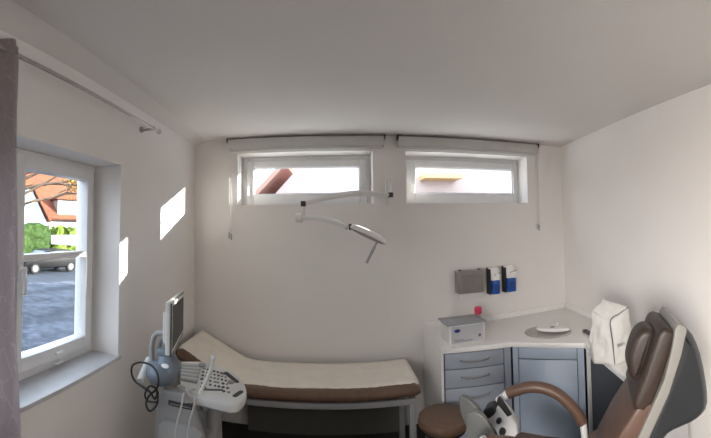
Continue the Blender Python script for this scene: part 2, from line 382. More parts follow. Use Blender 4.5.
# ------------------------------------------------------------------ curtain and rod
ro = -.085
pe, p0 = atL(158, 131, ro), atL(14, 54, ro)
dr = (pe - p0).normalized(); ps = p0 - dr * .75
rod = thing('curtain_rod', 'thin brushed steel curtain rod running above the left window', 'curtain rod', (ps + pe) / 2)
b = MB(); b.tube([ps, pe], .008); b.build('pole', 'steel', rod, smooth=40)
b = MB(); b.tube([pe, pe + dr * .008, pe + dr * .012, pe + dr * .026, pe + dr * .03], [.008, .012, .014, .014, .009]); b.build('finial', 'steel', rod, smooth=40)
for q in (pe - dr * .07, ps + dr * .1):
    wq = q - nL * .085
    b = MB(); b.tube([q - V(0, 0, .004), wq - V(0, 0, .004)], .007); b.tube([wq, wq + nL * .012], .019); b.tube([q - dr * .006, q + dr * .006], .012); b.build('wall_bracket', 'steel', rod, smooth=40)
cu = MB(Lw); G = []
for i in range(60):
    zt = 2.385 - i / 59 * 1.60; row = []
    for j in range(90):
        s = j / 89; yy = .18 + s * (.655 + .018 * math.sin(i * .13) - .02 * math.exp(-((i - 12) / 8) ** 2) + .0013 * i)
        row.append((uy(yy), -.085 + .036 * math.sin(s * 46 + .5 * math.sin(i * .06)) * (.5 + .5 * min(1, i / 20)) + .008 * math.sin(i * .17 + j * .2), zt))
    G.append(row)
cu.grid(G); cu = cu.build('curtain', 'curtain', smooth=60)
md = cu.modifiers.new('Solidify', 'SOLIDIFY'); md.thickness = .0015
tag(cu, 'greyish voile curtain with thin branch pattern hanging at the left picture edge', 'curtain')

# ------------------------------------------------------------------ roller blinds
def blind(x0, x1, cx, zend, side, label):
    t = thing('roller_blind', label, 'blind', ((x0 + x1) / 2, 2.95, 2.40), 'roller blinds above the back windows')
    b = MB(); b.box((x0 + .008, 2.925, 2.402), (x1 - .008, 2.998, 2.485), .008); b.build('cassette', 'blind', t, smooth=40)
    b = MB(); b.box((x0 + .03, 2.94, 2.385), (x1 - .03, 2.952, 2.405), .004); b.build('bottom_rail', 'blind', t, smooth=40)
    for xx in (x0, x1 - .008):
        b = MB(); b.box((xx, 2.92, 2.46), (xx + .008, 2.998, 2.497), .002); b.build('end_bracket', 'dark', t)
    for k, dz in ((0, 0), (1, .012)):
        b = MB(); X = cx + k * .018
        b.tube([(X, 2.955, 2.41), (X, 2.955, zend - dz)], .0022, 8); b.build('pull_chain', 'chain', t, smooth=60)
        b = MB(); b.tube([(X, 2.955, zend - dz + .012), (X, 2.955, zend - dz + .008), (X, 2.955, zend - dz - .038), (X, 2.955, zend - dz - .042)], [.003, .007, .007, .003], 10); b.build('chain_weight', 'frame', t, smooth=40)
x = atY(229.5, 240, 2.955).x
blind(-.897, .403, x - .002, 1.70, 0, 'roller blind cassette above the left high window, chain on its left')
blind(.504, 1.819, 1.79, 1.735, 1, 'roller blind cassette above the right high window, chain on its right')

# ------------------------------------------------------------------ wall mounted examination lamp
LY = 2.72
def lp(px, py, Y=LY): return atY(px, py, Y)
el = thing('examination_lamp', 'white jointed examination lamp on a swivel arm fixed between the high windows', 'lamp', (.44, 2.99, 2.05))
b = MB(); b.box((.405, 2.965, 1.925), (.475, 2.999, 2.155), .008); b.build('wall_plate', 'lampw', el, smooth=40)
pm = V(.44, 2.94, 2.02)
b = MB(); b.tube([pm + V(0, 0, -.08), pm + V(0, 0, .1)], .013); b.box((.425, 2.93, 1.96), (.455, 2.97, 1.975)); b.box((.425, 2.93, 2.09), (.455, 2.97, 2.105)); b.build('pivot_post', 'white', el, smooth=40)
a0 = V(.44, 2.94, lp(390, 195, 2.94).z); a1 = lp(303.5, 204)
pa = smoothpath([a0, lp(372, 193.7, 2.88), lp(350, 194, 2.82), lp(326, 198, 2.76), a1])
b = MB(); b.tube(pa, [.013 + .009 * math.sin(PI * i / (len(pa) - 1)) for i in range(len(pa))], 14); b.build('upper_arm', 'lampw', el, smooth=50)
b = MB(); b.box(a0 - V(.02, .02, .02), a0 + V(.02, .012, .02), .005); b.build('joint_cap', 'dark', el, smooth=40)
b = MB(); b.box(a1 - V(.020, .02, .018), a1 + V(.018, .02, .022), .005); b.build('joint_cap', 'dark', el, smooth=40)
j = lp(299, 218)
b = MB(); b.tube([a1 - V(0, 0, .015), V(a1.x - .003, LY, j.z + .02)], .013); b.build('drop_link', 'lampw', el, smooth=40)
b = MB(); b.tube([j + V(-.028, 0, 0), j + V(-.024, 0, 0), j + V(.02, 0, 0), j + V(.024, 0, 0)], [.028, .034, .034, .028], 20); b.build('elbow_joint', 'lampw', el, smooth=40)
pb = smoothpath([j + V(.02, 0, 0), lp(318, 218, 2.66), lp(335, 222, 2.58), lp(347, 228, 2.52)])
b = MB(); b.tube(pb, [.013 + .006 * math.sin(PI * i / (len(pb) - 1)) for i in range(len(pb))], 14); b.build('lower_arm', 'lampw', el, smooth=50)
HY = 2.50
h0, h1 = lp(350.5, 225.5, HY), lp(386, 242.5, HY)
hx = (h1 - h0).normalized(); hn = V(hx.z, 0, -hx.x) ; hn = (hn + V(0, -.06, 0)).normalized()
if hn.z > 0: hn = -hn
hyv = hn.cross(hx).normalized(); hc = (h0 + h1) / 2; rr = (h1 - h0).length / 2
HX = frameX(hc, hx, hyv, hn)
b = MB(); b.box(h0 - V(.012, .015, .03), h0 + V(.008, .015, .012), .005); b.build('head_joint', 'dark', el, smooth=40)
b = MB(HX); b.lathe([(0, -.022), (rr * .7, -.022), (rr * .93, -.012), (rr, .003), (rr * .99, .016), (rr * .95, .018), (.001, .018)], 40, sy=.9); b.build('lamp_head', 'lampw', el, smooth=40)
b = MB(HX); b.lathe([(0, .0185), (rr * .86, .0185), (rr * .86, .021), (.001, .021)], 36, sy=.9); b.build('lamp_lens', 'cream', el, smooth=40)
b = MB(); g0, g1 = lp(377, 242, HY), lp(366.5, 263, HY); b.tube([g0, g0 + (g1 - g0) * .2, g0 + (g1 - g0) * .25, g1], [.006, .006, .010, .010]); b.build('grip_handle', 'frame', el, smooth=40)

# ------------------------------------------------------------------ dispensers on the back wall
td = thing('towel_dispenser', 'grey paper towel dispenser on the back wall left of the soap dispensers', 'dispenser', (1.12, 2.99, 1.16))
A, B2 = atY(457.5, 271.5, 2.91), atY(484.5, 292, 2.91)
b = MB(); b.box((A.x, 2.90, B2.z), (B2.x, 2.999, A.z), .012); b.build('housing', 'disp', td, smooth=40)
b = MB(); b.box((A.x + .03, 2.893, B2.z + .015), (B2.x - .012, 2.905, A.z - .035), .006); b.build('front_cover', 'dispd', td, smooth=40)
for hx_ in (A.x + .02, B2.x - .045):
    b = MB(); b.box((hx_, 2.93, A.z - .002), (hx_ + .02, 2.96, A.z + .008), .002); b.build('lid_hinge', 'dark', td)
b = MB(); b.box((A.x + .03, 2.925, B2.z - .05), (B2.x - .01, 2.935, B2.z + .004), .002); b.build('paper_towel', 'tissue', td)
def soap(x0p, ytop, ybot, ysp, x1p, label):
    A, B2 = atY(x0p, ytop, 2.92), atY(x1p, ybot, 2.90); zs = atY(x0p, ysp, 2.9).z
    t = thing('soap_dispenser', label, 'dispenser', ((A.x + B2.x) / 2, 2.99, B2.z), 'soap dispensers with blue bottles')
    w = B2.x - A.x
    b = MB(); b.box((A.x + .004, 2.925, B2.z), (A.x + .014, 2.998, A.z - .01), .003); b.box((A.x, 2.985, B2.z), (B2.x, 2.998, A.z), .003); b.build('back_bracket', 'dark', t)
    b = MB(); b.prism([(2.99, zs), (2.90, zs), (2.905, zs + .05), (2.94, A.z - .004), (2.99, A.z)], A.x + .012, B2.x, .004, X=Matrix(((0, 0, 1, 0), (1, 0, 0, 0), (0, 1, 0, 0), (0, 0, 0, 1)))); b.build('pump_cover', 'lam', t, smooth=40)
    b = MB(); b.tube([(A.x + w * .35, 2.895, zs + .045), (A.x + w * .55, 2.875, zs + .06), (A.x + w * .9, 2.872, zs + .065)], .005); b.build('pump_lever', 'chrome', t, smooth=40)
    b = MB(); b.box((A.x + .016, 2.905, B2.z + .004), (B2.x - .002, 2.98, zs - .002), .01); b.build('soap_bottle', 'soap', t, smooth=40)
    b = MB(); b.box((A.x + .03, 2.8985, B2.z + .03), (B2.x - .016, 2.9055, zs - .03), .001); b.build('bottle_label', mat('deep_blue_label', (.01, .05, .25), .5), t)
soap(489.5, 268.5, 294.5, 281, 501, 'blue bottled soap dispenser nearest the grey towel dispenser')
soap(505, 266.5, 292, 278.5, 517, 'blue bottled soap dispenser farther right from the towel dispenser')

# ------------------------------------------------------------------ examination couch
def couch():
    t = thing('examination_couch', 'brown padded examination couch with white paper sheet along the back wall', 'couch', (-.3, 2.70, 0))
    yb, yf = 2.965, 2.43
    # side profile along x: (x, ztop)
    prof = smoothpath([(-1.105, 0, .885), (-.93, 0, .80), (-.76, 0, .715), (-.66, 0, .690), (-.5, 0, .685), (0, 0, .684), (.30, 0, .686), (.545, 0, .694)], 6)
    th = .075
    def pad(name, m, ya, ybk, th, off, xs, xe, rnd):
        G = []
        P = [p for p in prof if xs <= p.x <= xe]
        bm = bmesh.new(); rings = []
        for i, p in enumerate(P):
            q = P[min(i + 1, len(P) - 1)] - P[max(i - 1, 0)]; nrm = V(-q.z, 0, q.x).normalized()
            if nrm.z < 0: nrm = -nrm
            e = 1.0
            if i == 0 or i == len(P) - 1: e = .55
            top = p + nrm * off; bot = p + nrm * (off - th)
            ring = []
            r_ = rnd * 1.0
            for (yy, k) in ((ya + r_, 1), (ya + r_ * .3, .86), (ya, .55), (ya, .4), (ya + r_ * .3, .12), (ya + r_, 0), (ybk - r_, 0), (ybk - r_ * .3, .12), (ybk, .4), (ybk, .55), (ybk - r_ * .3, .86), (ybk - r_, 1)):
                kk = .5 + (k - .5) * e
                c = bot + (top - bot) * kk; ring.append(bm.verts.new((c.x, yy, c.z)))
            rings.append(ring)
        for a, c in zip(rings, rings[1:]):
            n = len(a)
            for k in range(n): bm.faces.new((a[k], a[(k + 1) % n], c[(k + 1) % n], c[k]))
        bm.faces.new(rings[0][::-1]); bm.faces.new(rings[-1]); bmesh.ops.recalc_face_normals(bm, faces=bm.faces[:])
        b = MB(); me = bpy.data.meshes.new('t'); bm.to_mesh(me); bm.free(); b.bm.from_mesh(me)
        return b.build(name, m, t, smooth=60)
    pad('backrest_pad', 'brown', yf, yb, th, 0, -1.2, -.70, .03)
    pad('mattress_pad', 'brown', yf, yb, th, 0, -.72, 1, .03)
    # paper sheet lying on the pads, thin
    bm = MB(); P = prof; G = []
    random.seed(3)
    for i, p in enumerate(P):
        q = P[min(i + 1, len(P) - 1)] - P[max(i - 1, 0)]; nrm = V(-q.z, 0, q.x).normalized()
        if nrm.z < 0: nrm = -nrm
        row = []
        sl = (.018 if i < len(P) - 2 else .006)
        for k in range(13):
            s = k / 12; yy = 2.944 - .468 * s + (.006 * math.sin(i * .9) if k == 12 else 0)
            if k == 12: yy -= .008
            c = p + nrm * (.0035 + .0012 * math.sin(i * 1.3 + k * 2.1)); row.append((c.x + (-.008 if i == 0 else 0), yy, c.z - (.006 if k == 12 else 0)))
        G.append(row)
    bm.grid(G); o = bm.build('paper_sheet', 'paper', t, smooth=60); md = o.modifiers.new('Solidify', 'SOLIDIFY'); md.thickness = .002; md.offset = 1
    # frame
    z1 = .605
    b = MB()
    b.box((-.99, yf + .03, z1 - .045), (.52, yf + .055, z1 - .006), .004); b.box((-.99, yb - .055, z1 - .045), (.52, yb - .03, z1 - .006), .004)
    b.box((.485, yf + .055, z1 - .045), (.52, yb - .055, z1 - .006), .004); b.box((-.99, yf + .055, z1 - .045), (-.95, yb - .055, z1 - .006), .004)
    b.build('couch_frame', 'frame', t, smooth=40)
    b = MB()
    for q in (yf + .06, yb - .09): b.tube([(-.72, q, z1 - .02), (-1.04, q, .76)], .014)
    b.tube([(-.98, yf + .06, .735), (-.98, yb - .09, .735)], .012)
    b.build('headrest_bracket', 'frame', t, smooth=40)
    for (lx, ly) in ((.475, yf + .03), (.475, yb - .07), (-.98, yf + .03), (-.98, yb - .07)):
        b = MB(); b.box((lx, ly, .012), (lx + .045, ly + .04, z1 - .04), .006); b.build('leg', 'frame', t, smooth=40)
        b = MB(); b.tube([(lx + .022, ly + .02, 0), (lx + .022, ly + .02, .014)], .024); b.build('foot', 'dark', t, smooth=40)
    b = MB(); b.box((-.70, yb - .075, .16), (.475, yb - .055, .545), .004); b.build('rear_panel', mat('couch_panel', (.10, .10, .085), .7), t)
    b = MB(); b.box((-.02, yf + .02, .58), (.02, yf + .035, .601), .003); b.build('paper_clip', 'frame', t)
couch()

# ------------------------------------------------------------------ stool
st = thing('stool', 'round brown padded swivel stool beside the couch foot end', 'stool', (.655, 2.26, 0))
SX = Matrix.Translation((.655, 2.26, 0)); sr = .165
b = MB(SX); b.lathe([(0, .505), (sr * .9, .507), (sr * .99, .522), (sr, .545), (sr * .97, .563), (sr * .85, .572), (.001, .574)], 40); b.build('seat', 'brown', st, smooth=50)
b = MB(SX); b.lathe([(0, .49), (sr * .8, .49), (sr * .8, .507), (.001, .507)], 30); b.build('seat_plate', 'dark', st, smooth=40)
b = MB(SX); b.tube([(0, 0, .12), (0, 0, .27)], .027); b.tube([(0, 0, .27), (0, 0, .49)], .017); b.build('gas_column', 'chrome', st, smooth=40)
b = MB(SX); pr = [(.13 * math.cos(k * PI / 12), .13 * math.sin(k * PI / 12), .485) for k in range(25)]; b.tube(pr, .006); b.build('height_ring', 'dark', st, smooth=40)
for k in range(5):
    a = k * 2 * PI / 5 + .3; c_, s_ = math.cos(a), math.sin(a)
    b = MB(SX); b.tube([(0, 0, .12), (.12 * c_, .12 * s_, .095), (.21 * c_, .21 * s_, .07)], [.022, .016, .012]); b.build('leg', 'chrome', st, smooth=40)
    b = MB(SX); b.tube([(.21 * c_ - .018 * s_, .21 * s_ + .018 * c_, .028), (.21 * c_ + .018 * s_, .21 * s_ - .018 * c_, .028)], .028, 16); b.tube([(.21 * c_, .21 * s_, .045), (.21 * c_, .21 * s_, .07)], .008); b.build('caster', 'dark', st, smooth=40)

# ------------------------------------------------------------------ cabinets and worktop
CT = .913
pA, pB, pC, pD = V(.695, 2.443, 0), V(1.19, 2.365, 0), V(1.578, 2.03, 0), V(1.35, 1.33, 0)
b = MB(); b.prism([(.70, 2.992), (pA.x, pA.y), (pB.x, pB.y), (pC.x, pC.y), (pD.x, pD.y), (xr(1.33) - .012, 1.33), (xr(2.992) - .012, 2.992)], CT - .036, CT, .004)
wt = b.build('worktop', 'lam', smooth=40); tag(wt, 'white laminate worktop running along back corner and right wall', 'worktop')
b = MB(); b.box((.72, 2.984, CT), (xr(2.99) - .03, 2.997, CT + .045), .003); struct(b.build('trim_3', 'lam'))
b = MB(); b.quadpts([(xr(2.97), 2.97, CT), (xr(1.33), 1.33, CT), (xr(1.33), 1.33, CT + .045), (xr(2.97), 2.97, CT + .045)], .014, (-1, 0, 0)); struct(b.build('trim_4', 'lam'))
def facing(P, Q, inset):
    """frame: x along P->Q, y into the cabinet, z up"""
    d = (Q - P).normalized(); nrm = V(-d.y, d.x, 0)
    return frameX(P + nrm * inset, d, nrm, (0, 0, 1)), (Q - P).length
X, Ld = facing(pA, pB, .02)
base = CT - .037
dc = thing('drawer_cabinet', 'blue grey drawer cabinet with bowed handles under the wipes box', 'cabinet', (.95, 2.65, 0))
b = MB(); b.prism([(.712, 2.985), (.712, pA.y + .03), (pB.x - .03, pB.y + .05), (pB.x - .06, 2.985)], .10, base); b.build('carcass', 'gap', dc)
b = MB(); b.box((.700, pA.y + .02, .0), (.718, 2.985, base), .002); b.build('side_panel', 'lam', dc)
b = MB(X); b.box((.03, .06, 0), (Ld - .03, .08, .1)); b.build('plinth', 'dark', dc)
zz = [base - .006]
for py in (370.5, 389.5): zz.append(atP(447.6, py, X.translation, X.col[1].to_3d()).z)
zz += [zz[-1] - .20, .11]
for k in range(4):
    b = MB(X); b.box((.028, 0, zz[k + 1] + .003), (Ld - .055, .018, zz[k] - .002), .0025); d = b.build('drawer', 'cab', dc, smooth=30)
    cz = zz[k] - .052; x0, x1 = .14, .335
    b = MB(X); b.tube(smoothpath([(x0, .0, cz), (x0 + .01, -.018, cz - .003), ((x0 + x1) / 2, -.03, cz - .010), (x1 - .01, -.018, cz - .003), (x1, 0, cz)], 6), .0045, 8); b.build('handle', 'steel', d, smooth=60)
b = MB(X); b.box((Ld - .050, 0, .11), (Ld - .001, .018, base - .006), .002); b.build('filler_strip', 'cab', dc)
X2, L2 = facing(pB, pC, .02)
sc_ = thing('sink_cabinet', 'pale blue corner cabinet with one tall door under the wash basin', 'cabinet', (1.5, 2.4, 0))
b = MB(); b.prism([(pB.x + .03, pB.y + .04), (pC.x - .015, pC.y + .055), (pC.x + .2, pC.y + .2), (1.95, 2.95), (1.2, 2.95)], .10, base); b.build('carcass', 'gap', sc_)
zdiv = base - .085
b = MB(X2); b.box((.045, 0, zdiv + .003), (L2 - .055, .018, base - .006), .0025); b.build('top_panel', 'door', sc_, smooth=30)
b = MB(X2); b.box((.045, 0, .11), (L2 - .055, .018, zdiv - .003), .0025); b.build('door', 'door', sc_, smooth=30)
for q0, q1 in ((.001, .040), (L2 - .050, L2 - .004)):
    b = MB(X2); b.box((q0, 0, .11), (q1, .018, base - .006), .002); b.build('filler_strip', 'door', sc_)
b = MB(X2); b.box((.03, .06, 0), (L2 - .03, .08, .1)); b.build('plinth', 'dark', sc_)
X3, L3 = facing(pC, pD, .0)
dk = thing('desk_unit', 'desk by the right wall with a slate grey panel for its knee-space shade', 'desk', (1.6, 1.7, 0))
b = MB(X3); b.box((.004, .010, 0), (.03, .30, base), .002); b.build('side_panel', 'lam', dk)
b = MB(X3); b.box((.032, .03, .08), (L3 - .01, .048, base), .002); b.build('knee_shade_sheet', 'slate', dk)  # dark sheet painting the shaded knee space
b = MB(X3); b.box((L3 - .032, .05, 0), (L3 - .01, .33, base), .002); b.build('end_panel', 'frame', dk)

# wash basin
ws = thing('wash_basin', 'oval white wash basin set into the corner of the worktop', 'basin', (1.60, 2.50, CT))
bc = atZ(548, 332.5, CT); e0, e1 = atZ(525, 333, CT), atZ(572, 334, CT); ra = (e1 - e0).length / 2
ang = math.atan2(e1.y - e0.y, e1.x - e0.x)
BX = Matrix.Translation((bc.x, bc.y, CT)) @ Matrix.Rotation(ang, 4, 'Z')
b = MB(BX); b.lathe([(ra * .985, .0005), (ra, .006), (ra * .97, .011), (ra * .90, .011), (ra * .84, .006), (ra * .80, .0012), (ra * .5, .0008), (.001, .0006)], 48, sy=.85); b.build('basin_bowl', mat('basin_grey', (.42, .41, .39), .3), ws, smooth=50)
b = MB(BX @ Matrix.Translation((ra * .22, .01, .0)))
b.lathe([(ra * .60, .012), (ra * .70, .016), (ra * .74, .026), (ra * .70, .037), (ra * .5, .042), (.001, .043)], 40, sy=.42); b.build('basin_cover', 'lam', ws, smooth=50)
b = MB(BX @ Matrix.Translation((ra * .18, -.0, .0))); b.box((-.012, -.012, .0415), (.018, .006, .0455), .001); b.build('cover_button', 'dark', ws)
b = MB(BX @ Matrix.Translation((ra * .45, .05, 0))); b.tube([(0, .03, .0), (0, .03, .05), (0, .01, .062), (-.01, -.03, .06)], .008); b.build('tap', 'white', ws, smooth=50)

# wipes box
bl, br_ = atZ(449.9, 346.3, CT), atZ(485.3, 341, CT)
wx = (br_ - bl); wl = wx.length; wx.normalize(); wy = V(-wx.y, wx.x, 0); WX = frameX(bl, wx, wy, (0, 0, 1)); dep = .20
htop = atP(447.8, 326, bl, wy).z - CT
wb = thing('wipes_box', 'grey wipes dispenser box with blue oval logo on the worktop', 'box', bl + wx * wl / 2 + wy * dep / 2)
b = MB(WX); b.box((0, 0, 0.0005), (wl, dep, htop), .006); b.build('carton', 'boxs', wb, smooth=40)
b = MB(WX); b.box((.012, -.0015, .012), (wl - .014, .001, htop - .012), .0004); b.build('front_label', 'box', wb)
b = MB(WX); b.box((-.022, -.014, htop - .002), (wl + .016, dep + .01, htop + .008), .004); b.box((.02, .02, htop + .006), (wl - .02, dep - .03, htop + .014), .003); b.build('lid', 'lid', wb, smooth=40)
b = MB(WX @ Matrix.Translation((wl * .21, -.0022, htop * .70)) @ Matrix.Rotation(PI / 2, 4, 'X')); b.lathe([(0, -.0004), (.023, -.0004), (.023, .0006), (.001, .0006)], 28, sy=.55); b.build('oval_logo', 'logo', wb)
b = MB(WX)
for (x0, x1, z) in ((.034, .10, .036), (.034, .17, .026)):
    q = x0
    while q < x1: w_ = random.uniform(.006, .014); b.box((q, -.0028, z - .0025), (q + w_, -.0012, z + .0025)); q += w_ + .004
b.build('small_print', 'ink', wb)
b = MB(WX @ Matrix.Translation((wl * .84, -.0022, htop * .36)) @ Matrix.Rotation(PI / 2, 4, 'X')); b.lathe([(.007, -.0004), (.011, -.0004), (.011, .0006), (.007, .0006), (.0065, .0)], 20); b.build('round_symbol', 'ink', wb)
# bottle with pink cap behind
pb_ = V(1.0, 2.80, CT); pcap = atY(478, 310, 2.80)
pb_.x = pcap.x
bt = thing('cleaner_bottle', 'clear bottle with bright pink cap behind the wipes box', 'bottle', pb_)
BT = Matrix.Translation(pb_); hh = pcap.z - CT
b = MB(BT); b.lathe([(0, .0005), (.032, .0005), (.034, .01), (.034, hh - .075), (.018, hh - .045), (.018, hh - .03), (.001, hh - .03)], 24); b.build('bottle_body', 'bottle', bt, smooth=40)
b = MB(BT); b.lathe([(0, hh - .03), (.024, hh - .03), (.03, hh - .022), (.03, hh + .018), (.022, hh + .027), (.001, hh + .029)], 24); b.build('cap', 'pink', bt, smooth=40)

# canvas bag
def bag():
    g0, g1, g2 = atZ(594.4, 363.5, CT), atZ(614.8, 365.3, CT), atZ(628, 361, CT)
    d1 = (g1 - g0); back = V(-d1.y, d1.x, 0).normalized()
    # right face runs away from the near corner
    d2 = (g2 - g1).normalized(); d2 = V(.72, .60, 0).normalized()
    def col(px, py, p, n): return atP(px, py, p, n)
    nl = V(d1.y, -d1.x, 0).normalized(); nr = V(d2.y, -d2.x, 0).normalized()
    tN = col(610.5, 321, g1, nl)                 # top of near seam
    tL = col(592.5, 311.5, g0 + V(-.01, .04, 0), nl)
    g2 = atZ(635, 358.5, CT); d2 = (g2 - g1).normalized(); nr = V(d2.y, -d2.x, 0)
    tR = col(628, 307.5, g2, (0, 1, 0))
    g3 = g0 + V(.45, .89, 0) * .15
    pk = col(604, 299.5, (g3 + g2) / 2, (0, 1, 0))
    t = thing('canvas_bag', 'crumpled white canvas bag with dark piping standing on the worktop', 'bag', (g0 + g2) / 2)
    e = CT + .001
    # grid rings around: corners g0,g1,g2,g3
    def side(a, b_, ta, tb, nrm, n=12, m=14, seed=0):
        G = []
        for i in range(m + 1):
            s = i / m; A_ = Vector((a.x, a.y, e)).lerp(ta, s); B_ = Vector((b_.x, b_.y, e)).lerp(tb, s); row = []
            for j in range(n + 1):
                u = j / n; p = A_.lerp(B_, u); w = math.sin(PI * u) * math.sin(PI * min(1, s * 1.0))
                p = p + nrm * (w * (.012 + .013 * math.sin(7 * s + 3 * u + seed) + .009 * math.sin(11 * u - 9 * s + seed * 2) + .004 * math.sin(23 * s + 9 * u)))
                row.append(p)
            G.append(row)
        return G
    b = MB(); nb = -nr
    b.grid(side(g0, g1, tL, tN, nl, seed=1)); b.grid(side(g2, g3, tR, pk.lerp(tL, .45) + V(0, 0, -.02), V(0, 1, 0), seed=5)); b.grid(side(g3, g0, pk.lerp(tL, .45) + V(0, 0, -.02), tL, V(-1, 0, 0), seed=3))
    top2 = pk.lerp(tL, .45) + V(0, 0, -.02)
    # top folds up to a peak
    def tri(p, q, r, n=8, seed=0):
        G = []
        for i in range(n + 1):
            s = i / n; A_ = p.lerp(r, s); B_ = q.lerp(r, s)
            G.append([A_.lerp(B_, j / n) + V(0, 0, .006 * math.sin(5 * s + 6 * j / n + seed) * math.sin(PI * j / n)) for j in range(n + 1)])
        return G
    b.grid(tri(tL, tN, pk, seed=1)); b.grid(tri(tN, tR, pk, seed=2)); b.grid(tri(tR, top2, pk, seed=4)); b.grid(tri(top2, tL, pk, seed=6))
    bmesh.ops.remove_doubles(b.bm, verts=b.bm.verts, dist=.0005)
    o = b.build('bag_body', 'canvas', t, smooth=50); md = o.modifiers.new('Solidify', 'SOLIDIFY'); md.thickness = .003
    b = MB(); b.grid(side(g1, g2, tN, tR, nr, seed=8)); o = b.build('bag_front', 'canvas', t, smooth=60); md = o.modifiers.new('Solidify', 'SOLIDIFY'); md.thickness = .003
    b = MB(); b.tube(smoothpath([V(g1.x, g1.y, e + .003), (V(g1.x, g1.y, e)).lerp(tN, .5) + (nl + nr) * .004 , tN + nl * .002, tN.lerp(tR, .5) + V(0, 0, .002), tR], 6), .0035, 8); b.build('edge_piping', 'piping', t, smooth=60)
    Gf = side(g1, g2, tN, tR, nr, seed=8); mid = Gf[6][4]
    xd = (Gf[6][9] - Gf[6][3]).normalized(); yd = (Gf[9][6] - Gf[3][6]).normalized(); nn = xd.cross(yd).normalized()
    if nn.dot(nr) < 0: nn = -nn
    text('printed_word', 'ban', .034, frameX(mid + nn * .015, xd, nn.cross(xd), nn), 'piping', t)
    return t
bag()
# small dark handset left of the bag
hs = thing('handset', 'small dark grey handset lying left of the canvas bag', 'handset', atZ(586, 334, CT))
h_a, h_b = atZ(582.5, 332, CT), atZ(592, 337.5, CT)
b = MB(); dx = (h_b - h_a).normalized(); X5 = frameX(h_a + V(0, 0, .001), dx, V(-dx.y, dx.x, 0), (0, 0, 1)); b = MB(X5); b.box((0, 0, 0), ((h_b - h_a).length + .02, .035, .018), .005); b.build('handset_body', 'shell', hs, smooth=40)
b = MB(X5); b.box((.01, .006, .0175), (.04, .029, .0195), .001); b.build('keypad', 'dark', hs)

